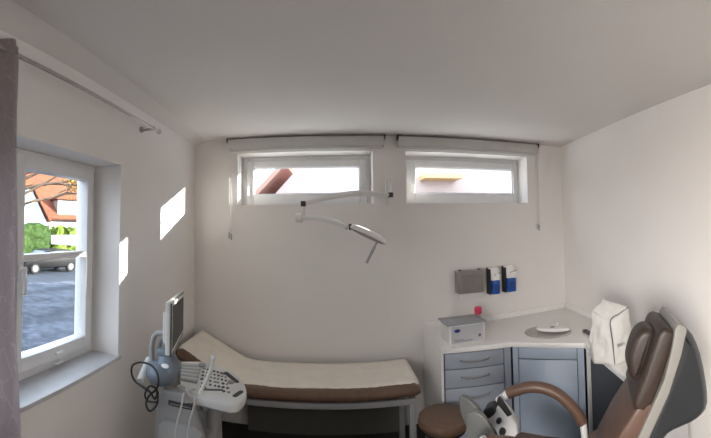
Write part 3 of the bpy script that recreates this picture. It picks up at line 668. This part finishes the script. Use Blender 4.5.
# ------------------------------------------------------------------ ultrasound machine
def ultrasound():
    t = thing('ultrasound_machine', 'grey and blue ultrasound machine on a cart beside the left wall', 'ultrasound machine', (-.80, 1.80, 0))
    ZC = .945
    out = [(181, 361), (206, 361.5), (220, 366), (233, 372), (243, 381), (246.5, 391), (242, 400), (232, 404), (214, 400.5), (196, 396), (182, 390)]
    P = [atZ(px, py, ZC) for px, py in out]; P2 = [(p.x, p.y) for p in P]
    sm = smoothpath([(x, y, 0) for x, y in P2] + [(P2[0][0], P2[0][1], 0)], 3)[:-1]
    ccw = [(p.x, p.y) for p in sm]
    b = MB(); b.prism(ccw, ZC - .045, ZC, .010, seg=3); b.build('console', 'usw', t, smooth=50)
    # recessed grip holes seen as dark rounded slots on the outer end
    def slot(c, d, w, l):
        c = atZ(*c, ZC); e = atZ(*d, ZC); dx = (e - c).normalized(); X = frameX(c, dx, V(-dx.y, dx.x, 0), (0, 0, 1)); L_ = (e - c).length
        pts = [(math.cos(a) * w - 0, math.sin(a) * w) for a in [PI / 2 + k * PI / 6 for k in range(7)]] + [(L_ + math.cos(a) * w, math.sin(a) * w) for a in [-PI / 2 + k * PI / 6 for k in range(7)]]
        b = MB(X); b.prism(pts, .0, .0025); b.build('grip_slot', 'dark', t)
    slot((226, 373), (237, 382), .012, 0); slot((235, 396), (241, 392), .012, 0)
    # keyboard block with rows of keys
    K = [atZ(px, py, ZC) for px, py in ((181, 365), (201, 366), (197, 384), (181, 381))]
    b = MB(); b.quadpts([p + V(0, 0, .001) for p in K], .010, (0, 0, 1)); b.build('keyboard', 'usg', t)
    def bl(u, v, Q): return Q[0].lerp(Q[1], u).lerp(Q[3].lerp(Q[2], u), v)
    ex = (K[1] - K[0]).normalized()
    def cap(p, w, d, h, name, m, round_=False):
        b = MB(frameX(p, ex, V(-ex.y, ex.x, 0), (0, 0, 1)))
        if round_: b.lathe([(0, 0), (w, 0), (w * .9, h), (.0005, h)], 12)
        else: b.box((-w, -d, 0), (w, d, h), .001)
        return b.build(name, m, t)
    for i in range(5):
        for j in range(9):
            p = bl((j + .5) / 9, (i + .5) / 5, K); cap(V(p.x, p.y, ZC + .010), .0062, .011, .005, 'key', 'keyw')
    Q = [atZ(px, py, ZC) for px, py in ((203, 367), (226, 373), (232, 395), (198, 389))]
    random.seed(11)
    for i in range(6):
        for j in range(7):
            if i == 5 and 1 < j < 5: continue
            u, v = (j + .5 + random.uniform(-.15, .15)) / 7, (i + .5) / 6
            p = bl(u, v, Q); cap(V(p.x, p.y, ZC), random.choice([.007, .006, .008]), .007, .005, 'control_button', random.choice(['key', 'usg', 'key']), random.random() < .4)
    p = bl(.45, .93, Q); b = MB(frameX(V(p.x, p.y, ZC), ex, V(-ex.y, ex.x, 0), (0, 0, 1))); b.box((-.05, -.008, 0), (.05, .008, .004), .002); b.build('touch_strip', 'key', t)
    p = bl(1.08, .45, Q); cap(V(p.x, p.y, ZC), .019, .019, .007, 'trackball', 'usg', True)
    p = bl(.02, .06, Q); cap(atZ(202, 366, ZC + .01), .022, .022, .012, 'rotary_knob', 'usg', True)
    # probe resting on the console
    a, c = atP(200, 392, V(-.72, 1.70, ZC), (0, 1, 0)), atP(213.5, 358, V(-.66, 1.78, ZC), (0, 1, 0))
    a = atZ(199.5, 394, ZC + .03); c = atP(213.5, 358, a, (0, 1, 0))
    pr = thing('ultrasound_probe', 'slim white ultrasound probe standing in front of the console buttons', 'probe', a)
    b = MB(); b.tube(smoothpath([a, a.lerp(c, .35) + V(.006, 0, 0), a.lerp(c, .7) + V(.008, 0, .0), c], 5), [.008] * 5 + [.010] * 5 + [.008] * 5 + [.012], 12); b.build('probe_shaft', 'usw', pr, smooth=50)
    b = MB(); b.tube([c, c + (c - a).normalized() * .012], [.014, .010], 12); b.build('probe_tip', 'white', pr, smooth=50)
    # probe holders in front of keyboard with cables hanging
    for px, py in ((182, 388), (194, 391)):
        q = atZ(px, py, ZC + .0); b = MB(Matrix.Translation(q + V(0, -.012, 0))); b.lathe([(0, -.035), (.018, -.035), (.021, 0), (.021, .012), (.013, .012), (.012, .002), (.001, .002)], 18); b.build('probe_holder', 'usw', t, smooth=40)
    for pts in (((184, 393), (181, 408), (177, 424), (175, 445)), ((196, 396), (193, 410), (189, 425), (187, 446))):
        y = 1.50; P = [atY(px, py, y) for px, py in pts]
        b = MB(); b.tube(smoothpath(P, 6), .0045, 8); b.build('probe_cable', 'cablew', t, smooth=60)
    # monitor
    n1, n2 = atP(172, 357, (-.92, 1.49, 0), (0, 1, 0)), atP(183.4, 344, (-1.0, 1.797, 0), (0, 1, 0))
    f1 = atP(171.2, 303.5, (-.92, 1.49, 0), (0, 1, 0)); f2 = atP(183.8, 291, (-1.0, 1.797, 0), (0, 1, 0))
    dx = V(n2.x - n1.x, n2.y - n1.y, 0).normalized(); ny = V(dx.y, -dx.x, 0)   # facing right (+x)
    zb, zt = n1.z, (f1.z + f2.z) / 2; L_ = V(n2.x - n1.x, n2.y - n1.y, 0).length
    MX = frameX(V(n1.x, n1.y, 0), dx, -ny, (0, 0, 1))
    zb2, zt1, zt2 = n2.z, f1.z, f2.z
    sh = Matrix.Identity(4); 
    mo = MB(MX @ Matrix(((1, 0, 0, 0), (0, 1, 0, 0), (0, 0, 1, 0), (0, 0, 0, 1))))
    H = [(0, zb + .005), (L_, zb + .02), (L_, zt2 - .01), (0, zt1 + .005)]
    Xp = Matrix(((1, 0, 0, 0), (0, 0, 1, 0), (0, 1, 0, 0), (0, 0, 0, 1)))
    mo.prism(H, .002, .032, .006, X=Xp); m_ = mo.build('monitor', 'usw', t, smooth=40)
    ins = [(.016, zb + .03), (L_ - .012, zb + .038), (L_ - .012, zt2 - .028), (.016, zt1 - .014)]
    b = MB(MX); b.prism(ins, -.0005, .0025, X=Xp); b.build('screen', 'screen', m_)
    b = MB(MX); b.prism([(.0, zb), (L_, zb + .012), (L_, zt2), (0, zt1)], .0025, .012, X=Xp); b.build('bezel', 'shell', m_)
    b = MB(MX); b.prism([(.05, zb + .04), (L_ - .05, zb + .05), (L_ - .05, zt2 - .06), (.05, zt1 - .05)], .032, .055, .008, X=Xp); b.build('rear_cover', 'usw', m_, smooth=40)
    # neck and blue housing under monitor
    nc = atY(163, 372, 1.66)
    b = MB(Matrix.Translation(nc)); b.lathe([(0, -.055), (.04, -.053), (.066, -.040), (.082, -.012), (.084, .012), (.074, .035), (.05, .052), (.001, .058)], 32, sy=1.1, sx=.95); b.build('blue_housing', 'blue', t, smooth=50)
    b = MB(); b.tube([nc + V(.03, 0, .02), nc + V(.02, .0, .10)], [.068, .036]); b.box(nc + V(-.02, -.04, .085), nc + V(.045, .05, .12), .01); b.build('monitor_neck', 'blue', t, smooth=40)
    lg = atY(165, 366, 1.555); b = MB(frameX(lg, (1, 0, 0), (0, .3, .95), (0, -.95, .3))); b.lathe([(0, 0), (.020, 0), (.019, .003), (.0005, .004)], 20, sy=.5); b.build('oval_badge', 'white', t, smooth=40)
    hp = [(152.5, 372), (152, 350), (154, 337), (159, 333), (166, 333.5)]
    b = MB(); b.tube(smoothpath([atY(px, py, 1.66) for px, py in hp] + [atY(170, 336, 1.66)], 5), .013, 12); b.build('rear_handle', 'usg', t, smooth=50)
    hp = [(160, 362), (160, 345), (163, 340)]
    b = MB(); b.tube(smoothpath([atY(px, py, 1.68) for px, py in hp], 4), .009, 10); b.build('rear_strut', 'blue', t, smooth=50)
    # horizontal push handle (white cylinder)
    a, c = atY(149, 359, 1.68), atY(141.5, 379, 1.58)
    b = MB(); b.tube([a, c, c + (c - a).normalized() * .012], [.016, .021, .018], 16); b.build('push_handle', 'usw', t, smooth=40)
    # cart body
    Yb0, Yb1 = 1.60, 1.88
    xL = atY(154, 425, Yb0).x; xR = atY(206, 430, Yb0).x; tl, tr = atY(158, 389, Yb0), atY(186, 395, Yb0)
    XZn = Matrix(((1, 0, 0, 0), (0, 0, -1, 0), (0, 1, 0, 0), (0, 0, 0, 1)))
    b = MB(); b.prism([(xL + .01, .10), (xR - .02, .10), (xR, .50), (xR - .01, .78), (xL + .01, .78), (xL - .01, .5)], -Yb1, -Yb0, .02, X=XZn, seg=3)
    b.prism([(xL, .6), (xR, .6), (xR, .74), (tr.x + .03, tr.z - .06), (tr.x - .02, tr.z), (tl.x + .02, tl.z), (tl.x - .005, tl.z - .03), (xL, .74)], -Yb0 - .05, -Yb0, .012, X=XZn, seg=3); b.build('cart_body', 'usg', t, smooth=40)
    s0_, s1_ = atY(160, 417, Yb0), atY(203, 417, Yb0)
    b = MB(); b.prism([(s0_.x - .01, .12), (s1_.x - .0, .12), (s1_.x - .0, s0_.z - .03), (s1_.x - .04, s0_.z), (s0_.x + .03, s0_.z), (s0_.x, s0_.z - .03)], -Yb0 - .003, -Yb0 + .02, .008, X=XZn); b.build('cart_side_panel', mat('cart_panel', (.36, .36, .355), .45), t, smooth=40)
    q0, q1 = atY(167, 400, Yb0 - .01), atY(193, 412, Yb0 - .01)
    b = MB(); b.box((q0.x, Yb0 - .004, q1.z), (q1.x, Yb0 + .02, q0.z), .008); b.build('disc_slot', 'dark', t, smooth=40)
    b = MB(); b.box((q0.x + .015, Yb0 - .012, q1.z + .014), (q1.x - .01, Yb0 - .003, q0.z - .014), .004); b.build('slot_tray', 'usg', t, smooth=40)
    cx_ = atY(218, 412, 1.72)
    b = MB(); b.tube([(cx_.x - .02, 1.74, ZC - .05), (cx_.x - .04, 1.74, .74), (cx_.x - .06, 1.74, .55)], [.035, .028, .04], 16); b.build('console_arm', 'usg', t, smooth=40)
    for (xx, yy) in ((xL + .06, Yb0 + .03), (xR - .06, Yb0 + .03), (xL + .06, Yb1 - .03), (xR - .06, Yb1 - .03)):
        b = MB(); b.tube([(xx - .016, yy, .05), (xx + .016, yy, .05)], .05, 20); b.tube([(xx, yy, .05), (xx, yy, .115)], .012); b.build('caster', 'dark', t, smooth=40)
    # black cable looped over the handle
    lp_ = [(158, 392), (157, 404), (150, 411), (146, 404), (149, 396), (157, 388), (158, 376), (152, 366), (142, 362.5), (133, 365), (131.5, 373), (135, 381), (143, 387), (150, 392), (155, 399), (157, 390), (150, 386), (145, 394), (148, 401), (156, 402)]
    P = [atY(px, py, 1.56 + .012 * math.sin(k * 1.9)) for k, (px, py) in enumerate(lp_)]
    b = MB(); b.tube(smoothpath(P, 6), .0048, 8); o = b.build('mains_cable', 'dark', smooth=60)
    tag(o, 'black cable looped over the push handle of the ultrasound machine', 'cable')
ultrasound()

# ------------------------------------------------------------------ examination chair
def chair():
    C0 = V(1.155, 1.33, 0) * .93; bx_ = V(.776, -.631, 0); nf = V(.631, .776, 0)
    CX = frameX(C0, bx_, nf, (0, 0, 1))
    t = thing('examination_chair', 'brown upholstered gynaecological chair with grey shell in right foreground', 'chair', C0, rz=math.atan2(-.631, .776))
    def sp(px, py, w):
        d = atP(px, py, C0 + nf * w, nf) - C0; return (d.dot(bx_), d.z)
    XZ = Matrix(((1, 0, 0, 0), (0, 0, 1, 0), (0, 1, 0, 0), (0, 0, 0, 1)))   # prism (x,z) outline, extruded along local y
    def slab(name, pts, w, y0, y1, m, bev, parent=t, sub=0, smooth_pts=3):
        P = [sp(px, py, w) for px, py in pts]
        if smooth_pts: P = [(p.x, p.y) for p in smoothpath([(x, y, 0) for x, y in P] + [(P[0][0], P[0][1], 0)], smooth_pts)[:-1]]
        b = MB(CX); b.prism(P, y0, y1, bev, X=XZ, seg=4); return b.build(name, m, parent, smooth=50)
    slab('headrest', [(646.0, 329.0), (638.6, 333.4), (632.6, 344.0), (627.9, 361.7), (629.6, 375.8), (634.1, 381.1), (639.0, 382.0), (645.9, 372.3), (651.7, 353.7), (656.2, 336.9), (652.9, 329.9)], -.10, -.10, .05, 'brown_shade', .03)
    slab('upper_back_pad', [(666.1, 328.7), (658.8, 333.5), (651.6, 353.5), (642.0, 381.3), (633.9, 402.2), (635.3, 411.8), (643.0, 416.1), (650.4, 410.9), (658.4, 392.6), (668.0, 363.9), (675.2, 343.1), (675.9, 332.6)], -.17, -.17, .15, 'brown_shade', .022)
    # wide lower back cushion
    n0, n1 = sp(648, 404, -.17), sp(630, 438, -.17); f0, f1 = sp(634, 378, .20), sp(592, 438, .20)
    n2 = (n1[0] - .12, n1[1] - .12)
    low = [(n0[0] - .035, n0[1]), (n1[0] - .05, n1[1]), n2, (n2[0] - .02, n2[1] - .05), (n2[0] + .05, n2[1] - .06), (n1[0] + .07, n1[1] - .01), (n0[0] + .035, n0[1] + .0)]
    b = MB(CX); b.prism(low, -.17, .165, .012, X=XZ, seg=3); b.build('lower_back_pad', 'brownm', t, smooth=50)
    slab('backrest_band', [(678.1, 324.2), (684.0, 325.6), (686.9, 329.8), (681.2, 355.2), (669.2, 392.9), (656.5, 421.2), (648, 440), (640, 456), (628, 456), (638.0, 438.1), (650.8, 409.9), (664.6, 378.8), (672.5, 345.8), (675.0, 328.9)], -.18, -.185, .15, 'cream', .006, smooth_pts=0)
    slab('rear_shell', [(679, 329), (686, 329), (695, 337), (703, 356), (708.5, 383), (710.5, 406), (705, 418), (693, 427), (675, 435), (667, 442), (661, 456), (639, 456), (649, 428), (663, 398), (674, 358)], -.18, -.165, .11, 'shell', .03, smooth_pts=2)
    slab('pad_gap', [(674, 335), (678, 332), (676, 354), (670, 381), (664, 385), (665, 375)], -.165, -.168, .13, 'dark', .002, smooth_pts=0)
    # seat
    sx0 = n2[0]; sz = n2[1]
    b = MB(CX); b.prism([(sx0 - .42, sz - .13), (sx0 - .43, sz - .08), (sx0 - .38, sz - .05), (sx0 - .1, sz - .08), (sx0, sz - .03), (sx0 + .05, sz - .06), (sx0 + .03, sz - .14), (sx0 - .1, sz - .17)], -.19, .20, .02, X=XZ, seg=3); b.build('seat', 'brownm', t, smooth=50)
    b = MB(CX); b.box((sx0 - .38, -.16, sz - .22), (sx0 + .06, .16, sz - .165), .015); b.build('seat_frame', 'cream', t, smooth=40)
    b = MB(CX); b.box((sx0 - .26, -.11, .08), (sx0 + .02, .11, sz - .21), .03); b.build('lift_column', 'cream', t, smooth=40)
    b = MB(CX); b.box((sx0 - .40, -.2, .0), (sx0 + .12, .2, .09), .03); b.build('base', 'cream', t, smooth=40)
    FW, NW = .15, -.25
    # armrests: far one traced, near one its mirror
    A = [(583, 423), (575, 410), (560, 395.5), (545, 388.5), (530, 387), (515, 390.5), (508, 393.5)]
    for (w, nm) in ((FW, 'far'), (NW, 'near')):
        P = smoothpath([(sp(px, py, FW)[0], w, sp(px, py, FW)[1]) for px, py in A], 5)
        if w < 0: P = [p + V(0, 0, -.12 * (1 - i / (len(P) - 1))) for i, p in enumerate(P)]
        b = MB(CX); b.tube(P, .026, 16); b.build('armrest', 'brownm', t, smooth=60)
        e0 = P[-1]; h1 = V(sp(497.5, 401, FW)[0], w, sp(497.5, 401, FW)[1])
        b = MB(CX); b.tube([e0, e0.lerp(h1, .6), h1], [.020, .019, .016], 14); b.build('armrest_tip', 'white', t, smooth=60)
        s0 = P[0]; b = MB(CX); b.tube([s0, s0 + V(.006, 0, -.07), s0 + V(-.01, 0, -.14), V(sx0 - .05, w * .8, sz - .20)], .017, 12); b.build('armrest_post', 'white', t, smooth=60)
        # clamp unit with black knobs (leg support joint)
        if w > 0:
            hd = slab('clamp_unit', [(503, 398.5), (510, 406), (519, 419), (520, 427), (514, 436), (507, 440), (498, 428), (488, 416), (494, 409)], FW, FW - .055, FW + .005, 'white', .008, smooth_pts=0)
            for (px, py, r) in ((499, 420.5, .013), (502.5, 431.5, .017)):
                x_, z_ = sp(px, py, FW - .06); b = MB(CX @ Matrix.Translation((x_, FW - .054, z_)) @ Matrix.Rotation(PI / 2, 4, 'X')); b.lathe([(0, 0), (r, 0), (r * .9, .018), (.001, .018)], 18); b.build('clamp_knob', 'dark', hd, smooth=40)
            slab('clamp_lever', [(498, 397), (500, 396), (512, 414), (508, 416), (501, 407), (497, 403)], FW - .06, FW - .07, FW - .056, 'dark', .002, parent=hd, smooth_pts=0)
            slab('rotary_grip', [(485, 409), (488, 404), (495, 402), (498, 407), (494, 412), (488, 415)], .13, .08, .15, 'dark', .008, parent=hd)
            slab('hinge_block', [(482, 414), (487, 413), (497, 427), (504, 440), (498, 442), (490, 432)], .12, .07, .14, 'shell', .006, parent=hd, smooth_pts=0)
    # leg support plates (grey translucent shells)
    for (pts, w) in (([(458.5, 398), (462, 396.5), (469, 400), (478, 409), (486, 423), (493, 445), (478, 452), (468, 432), (460, 412)], .05), ([(467, 414), (473, 412), (481, 415), (488, 424), (493, 436), (494, 450), (468, 452), (466, 430)], -.14)):
        slab('leg_support', pts, w, w, w + .03, 'flap', .008)
chair()

# ------------------------------------------------------------------ outside: street side (left window)
GZ = -1.2
b = MB(); b.box((-120, -60, GZ - .2), (40, 120, GZ)); struct(b.build('ground_street', 'asphalt'))
dv = V(-.72, .69, 0)
def gp(px, py, z=GZ): return atZ(px, py, z)
b = MB(); k0, k1, k2, k3 = gp(-10, 284), gp(95, 281), gp(110, 400), gp(-60, 420)
b.quadpts([k0 + V(0, 0, .02), k1 + V(0, 0, .02), k2 + V(0, 0, .02), k3 + V(0, 0, .02)], .04, (0, 0, 1)); struct(b.build('ground_pavement', 'paving'))
def on(px, py, D):           # point at horizontal distance D along the pixel's direction
    r = ray(px, py); h = math.hypot(r.x, r.y); return O + r * (D / h)
# car
def car():
    c0, c1 = gp(22, 274), gp(76, 268)
    c0, c1 = V(-17.6, 15.4, GZ), V(-15.6, 19.4, GZ)
    c0, c1 = gp(27, 274.5), gp(78, 271)
    mid = (c0 + c1) / 2
    dx = (c1 - c0).normalized(); X = frameX(mid, dx, V(-dx.y, dx.x, 0), (0, 0, 1))
    t = thing('car', 'dark estate car parked on the street before the green hedge', 'car', mid)
    body = [(-2.2, .30), (-2.25, .62), (-2.05, .80), (-1.1, .92), (-.45, 1.36), (.2, 1.45), (1.3, 1.42), (2.1, 1.0), (2.22, .9), (2.25, .45), (2.2, .30)]
    XZ = Matrix(((1, 0, 0, 0), (0, 0, 1, 0), (0, 1, 0, 0), (0, 0, 0, 1)))
    b = MB(X); b.prism([(x, z) for x, z in body], -.0, 1.7, .08, X=XZ, seg=3); b.build('car_body', 'carp', t, smooth=40)
    for w_ in ([(-.95, .95), (-.42, 1.30), (.05, 1.36), (.05, .95)], [(.12, .95), (.12, 1.37), (.85, 1.37), (.95, .95)], [(1.02, .95), (.95, 1.36), (1.25, 1.34), (1.75, 1.0)]):
        b = MB(X); b.prism(w_, -.015, .02, X=XZ); b.build('car_window', 'carg', t)
    b = MB(X); b.quadpts([(-1.06, .12, .95), (-1.06, 1.58, .95), (-.50, 1.45, 1.33), (-.50, .25, 1.33)], .03, (-.6, 0, .8)); b.build('windscreen', 'carg', t)
    for wx_ in (-1.4, 1.35):
        for yy in (-.03, 1.52):
            b = MB(X); b.tube([(wx_, yy, .33), (wx_, yy + .2, .33)], .33, 24); w = b.build('wheel', 'tyre', t, smooth=40)
            b = MB(X); b.tube([(wx_, yy - .012, .33), (wx_, yy + .01, .33)], .22, 20); b.build('wheel_rim', 'rim', w, smooth=40)
    b = MB(X); b.box((-2.27, .1, .55), (-2.12, .45, .72), .03); b.build('headlight', 'rim', t, smooth=40)
car()
# hedge
def bush(nm, m, P0, P1, dep, z1, label, cat, seed, amp=.25):
    random.seed(seed); d = (P1 - P0); L_ = d.length; d.normalize(); nb = V(-d.y, d.x, 0)
    b = MB(); n = int(L_ * 3) + 4; b.box((0, 0, 0), (L_, dep, z1 - P0.z), .2, X=frameX(P0, d, nb, (0, 0, 1)))
    bmesh.ops.subdivide_edges(b.bm, edges=b.bm.edges[:], cuts=14, use_grid_fill=True)
    from mathutils import noise
    for v in b.bm.verts:
        k = noise.noise_vector(v.co * 1.7) * amp + noise.noise_vector(v.co * 5) * amp * .5; v.co += k
        v.co.z = max(v.co.z, P0.z)
    o = b.build(nm, m, None, smooth=180); tag(o, label, cat); return o
h0, h1 = on(10, 262, 26), on(51, 262, 28.5)
bush('hedge', 'hedge', V(h0.x, h0.y, GZ), V(h1.x, h1.y, GZ), 1.6, on(40, 224.5, 27).z, 'tall trimmed green hedge across the street behind the car', 'hedge', 4)
h0, h1 = on(58, 262, 29), on(82, 262, 30.5)
bush('bush', 'bush', V(h0.x, h0.y, GZ), V(h1.x, h1.y, GZ), 1.6, on(70, 229, 29).z, 'lighter green rounded bush right of the tall hedge', 'bush', 9, .4)
# red roofed house
def house():
    D = 36
    a, c = on(16, 255, D), on(110, 255, D + 6)
    a.z = c.z = GZ; dx = (c - a).normalized(); L_ = (c - a).length; nb = V(-dx.y, dx.x, 0); X = frameX(a, dx, nb, (0, 0, 1))
    t = thing('house', 'white house with red tiled roof and white dormer across the street', 'house', a + dx * L_ / 2)
    def loc(px, py): 
        p = atP(px, py, a, nb) - a; return p.dot(dx), p.z
    ez = loc(55, 219)[1]
    b = MB(X); b.box((loc(36, 219)[0], 0, 0), (L_, 8, ez)); b.build('house_wall', 'render', t)
    # main roof: slope facing us
    e0, e1 = loc(39, 219)[0], L_ + 1
    rz_ = loc(40, 176)[1] + 1.8
    b = MB(X); b.quadpts([(e0, -.5, ez - .1), (e1, -.5, ez - .1), (e1, 4.2, rz_), (e0 - 2.6, 4.2, rz_)], .2, (0, -.6, .8)); b.quadpts([(e1, 8.6, ez - .1), (e0, 8.6, ez - .1), (e0 - 2.6, 4.2, rz_), (e1, 4.2, rz_)], .2, (0, .6, .8)); b.build('roof', 'tile', t)
    # left cross gable: pale bluish wall with steep verge
    g = [loc(px, py) for px, py in ((14, 250), (44, 250), (41, 222), (25.5, 188), (14, 200))]
    XZ = Matrix(((1, 0, 0, 0), (0, 0, 1, 0), (0, 1, 0, 0), (0, 0, 0, 1)))
    b = MB(X); b.prism([(x, max(z, 0)) for x, z in g], -1.2, 6, X=XZ); b.build('gable_wall', mat('pale_bluish_wall', (.55, .62, .68), .9), t)
    v0, v1 = loc(25.5, 186), loc(43, 222)
    b = MB(X); b.quadpts([(v0[0], -1.5, v0[1]), (v1[0], -1.5, v1[1]), (v1[0], 5, v1[1]), (v0[0], 5, v0[1])], .22, (.8, 0, .5)); b.build('gable_roof', 'tile', t)
    # dormer
    d0, d1 = loc(56, 216), loc(80, 201)
    b = MB(X); b.box((d0[0], -.3, d0[1]), (d1[0], 3, d1[1]), .02); dm = b.build('dormer', 'render', t)
    b = MB(X); b.box((d0[0] - .3, -.6, d1[1]), (d1[0] + .3, 3.4, d1[1] + .18), .02); b.build('dormer_roof', 'tile', dm)
    for k in range(3):
        x0 = d0[0] + .35 + k * (d1[0] - d0[0] - .4) / 3
        b = MB(X); b.box((x0, -.34, d0[1] + .4), (x0 + .55, -.28, d1[1] - .35)); b.build('dormer_window', 'houseg', dm)
    b = MB(X); b.box((loc(66, 250)[0], -.04, 1.0), (loc(66, 250)[0] + .9, .02, 2.2)); b.build('window', 'houseg', t)
    b = MB(X); b.box((e0 + 3.4, 3.6, rz_ - .6), (e0 + 4.2, 4.4, rz_ + 1.0), .02); b.build('chimney', 'verge', t)
house()
# tree with branches
def tree():
    base = on(12, 250, 14); base.z = GZ
    t = thing('tree', 'sparse tree with yellowed leaves reaching in at upper left of the window view', 'tree', base)
    random.seed(21); b = MB(); tips = []
    top = on(14, 190, 14)
    b.tube([base, base.lerp(top, .5), top, top + V(0, 0, 3)], [.22, .18, .14, .06], 10)
    right = V(ray(60, 180).x - ray(10, 180).x, ray(60, 180).y - ray(10, 180).y, 0).normalized()
    def br(p, d, l, r, dep):
        q = p + d * l * .5 + V(0, 0, .1 * l); e = q + (d + V(random.uniform(-.2, .2), random.uniform(-.2, .2), random.uniform(-.3, .25))).normalized() * l * .5
        b.tube([p, q, e], [r, r * .8, r * .55], 7)
        if dep == 0: tips.extend([q, e]); return
        for _ in range(3): br(random.choice([q, e, e]), (d + V(random.uniform(-.7, .7), random.uniform(-.7, .7), random.uniform(-.5, .6))).normalized(), l * .62, r * .55, dep - 1)
    for k, (z, tilt, l) in enumerate(((3.0, .15, 1.6), (3.3, .35, 2.2), (3.6, .1, 2.4), (3.9, .3, 2.6), (4.2, .1, 2.2), (4.5, .0, 2.6), (4.9, -.1, 2.4), (5.3, .3, 2.4))):
        br(V(base.x, base.y, GZ + z + .6), (right + V(0, 0, tilt)).normalized(), l, .07, 3)
        br(V(base.x, base.y, GZ + z + .8), (-right + V(0, 0, tilt)).normalized(), l, .07, 2)
    b.build('trunk', 'bark', t, smooth=60)
    b = MB(); bm = b.bm
    for p in tips:
        for _ in range(4):
            c = p + V(*[random.uniform(-.25, .25) for _ in range(3)]); u = V(random.uniform(-1, 1), random.uniform(-1, 1), random.uniform(-1, 1)).normalized() * .06; w = u.orthogonal().normalized() * .04
            vs = [bm.verts.new(c + u), bm.verts.new(c + w), bm.verts.new(c - u), bm.verts.new(c - w)]; bm.faces.new(vs)
    b.build('leaves', 'leafy', t)['kind'] = 'stuff'
tree()

b = MB(); b.box((-3.5, 3.6, 1.50), (6, 9.5, 1.62)); struct(b.build('ground_bounce_slab', 'tissue'))  # unseen pale slab added to bounce sunlight up onto the ceiling
# ------------------------------------------------------------------ outside: neighbours beyond the back wall
def neighbour():
    Y = 13.0
    t = thing('neighbour_house', 'pale pink neighbouring house seen hazily through the left high window', 'house', (2, Y, GZ))
    a, c = atY(257, 195, Y), atY(284, 166, Y)
    d = (c - a); apex = a + d * 1.25; L0 = a - d * 1.2
    Xr = 9.5
    XZ = Matrix(((1, 0, 0, 0), (0, 0, 1, 0), (0, 1, 0, 0), (0, 0, 0, 1)))
    b = MB(); b.prism([(L0.x + .8, GZ), (Xr, GZ), (Xr, apex.z), (apex.x + .5, apex.z), (L0.x + .8, L0.z + .2)], Y + .3, Y + 7, X=XZ); b.build('house_wall', 'pinkr', t)
    b = MB(); b.quadpts([(L0.x, Y, L0.z), (apex.x, Y, apex.z), (apex.x, Y + 7.4, apex.z), (L0.x, Y + 7.4, L0.z)], .16, (-d.z, 0, d.x)); b.build('roof_verge', 'verge', t)
    o0, o1 = atY(425, 173, Y - .6), atY(463, 178.5, Y - .6)
    b = MB(); b.box((o0.x, Y - .6, o1.z), (o1.x, Y + .3, o0.z), .02); b.build('awning', 'orange', t)
neighbour()

# ------------------------------------------------------------------ light
def light(name, kind, loc, energy, color=(1, 1, 1), size=1, size_y=None, rot=None, spread=None):
    l = bpy.data.lights.new(name, kind); l.energy = energy; l.color = color
    if kind == 'AREA':
        l.shape = 'RECTANGLE'; l.size = size; l.size_y = size_y or size
        if spread: l.spread = spread
    o = bpy.data.objects.new(name, l); C.objects.link(o); o.location = loc
    if rot is not None: o.rotation_euler = rot
    return o
sd = V(-1.41, -1, -.41).normalized()
sun = light('sun', 'SUN', (6, 12, 10), 16.0, (1, .93, .84)); sun.data.angle = R(.6)
sun.rotation_euler = sd.to_track_quat('-Z', 'Y').to_euler()
w = bpy.data.worlds.new('world'); S.world = w; w.use_nodes = True; N = w.node_tree.nodes; L = w.node_tree.links
bg = N['Background']; tc = N.new('ShaderNodeTexCoord'); sx = N.new('ShaderNodeSeparateXYZ'); L.new(tc.outputs['Generated'], sx.inputs[0])
rp = N.new('ShaderNodeValToRGB'); L.new(sx.outputs['Z'], rp.inputs[0])
rp.color_ramp.elements[0].position = .0; rp.color_ramp.elements[0].color = (.90, .94, 1, 1)
rp.color_ramp.elements[1].position = .6; rp.color_ramp.elements[1].color = (.72, .84, 1, 1)
L.new(rp.outputs[0], bg.inputs[0]); bg.inputs[1].default_value = 2.6
# sky portals at the windows
def portal(loc, n, sx_, sy_):
    o = light('sky_portal', 'AREA', loc, 1, size=sx_, size_y=sy_); o.data.cycles.is_portal = True
    o.rotation_euler = Vector(n).to_track_quat('-Z', 'Z').to_euler()
pc = Lw @ V(uy((LWY[0] + LWY[1]) / 2), .31, (LWZ[0] + LWZ[1]) / 2); portal(pc, nL, 1.4, 1.05)
for x0, x1 in (W1, W2): portal(((x0 + x1) / 2, 3.31, (WZ[0] + WZ[1]) / 2), (0, -1, 0), x1 - x0, WZ[1] - WZ[0])
# fill lamp added outside the unseen, added window behind the viewpoint
pc = Lw @ V(uy((FW_[0] + FW_[1]) / 2), .33, 1.5)
dl = light('added_fill_lamp', 'AREA', pc, 26, (1, .93, .87), 1.05, 1.25, spread=R(85)); dl.rotation_euler = (nL + V(0, .50, -.30)).to_track_quat('-Z', 'Z').to_euler()
# ceiling fill light added behind the viewpoint to lift the room, unseen
cl_ = thing('added_ceiling_light', 'flat white ceiling fill light added unseen behind the viewpoint', 'ceiling light', (.2, -.9, CEIL))
b = MB(); b.box((-.3, -1.2, CEIL - .05), (.7, -.6, CEIL - .001), .01); b.build('added_light_housing', 'white', cl_)
lo = light('ceiling_fill_lamp', 'AREA', (.2, -.9, CEIL - .055), 4, (1, .95, .9), .95, .55)

S.view_settings.view_transform = 'Standard'; S.view_settings.look = 'None'; S.view_settings.gamma = 1; S.view_settings.use_curve_mapping = False
S.view_settings.exposure = .95
S.cycles.use_denoising = True
S.cycles.max_bounces = 14; S.cycles.diffuse_bounces = 8; S.cycles.transparent_max_bounces = 16
S.cycles.sample_clamp_indirect = 8
S.cycles.caustics_reflective = False; S.cycles.caustics_refractive = False
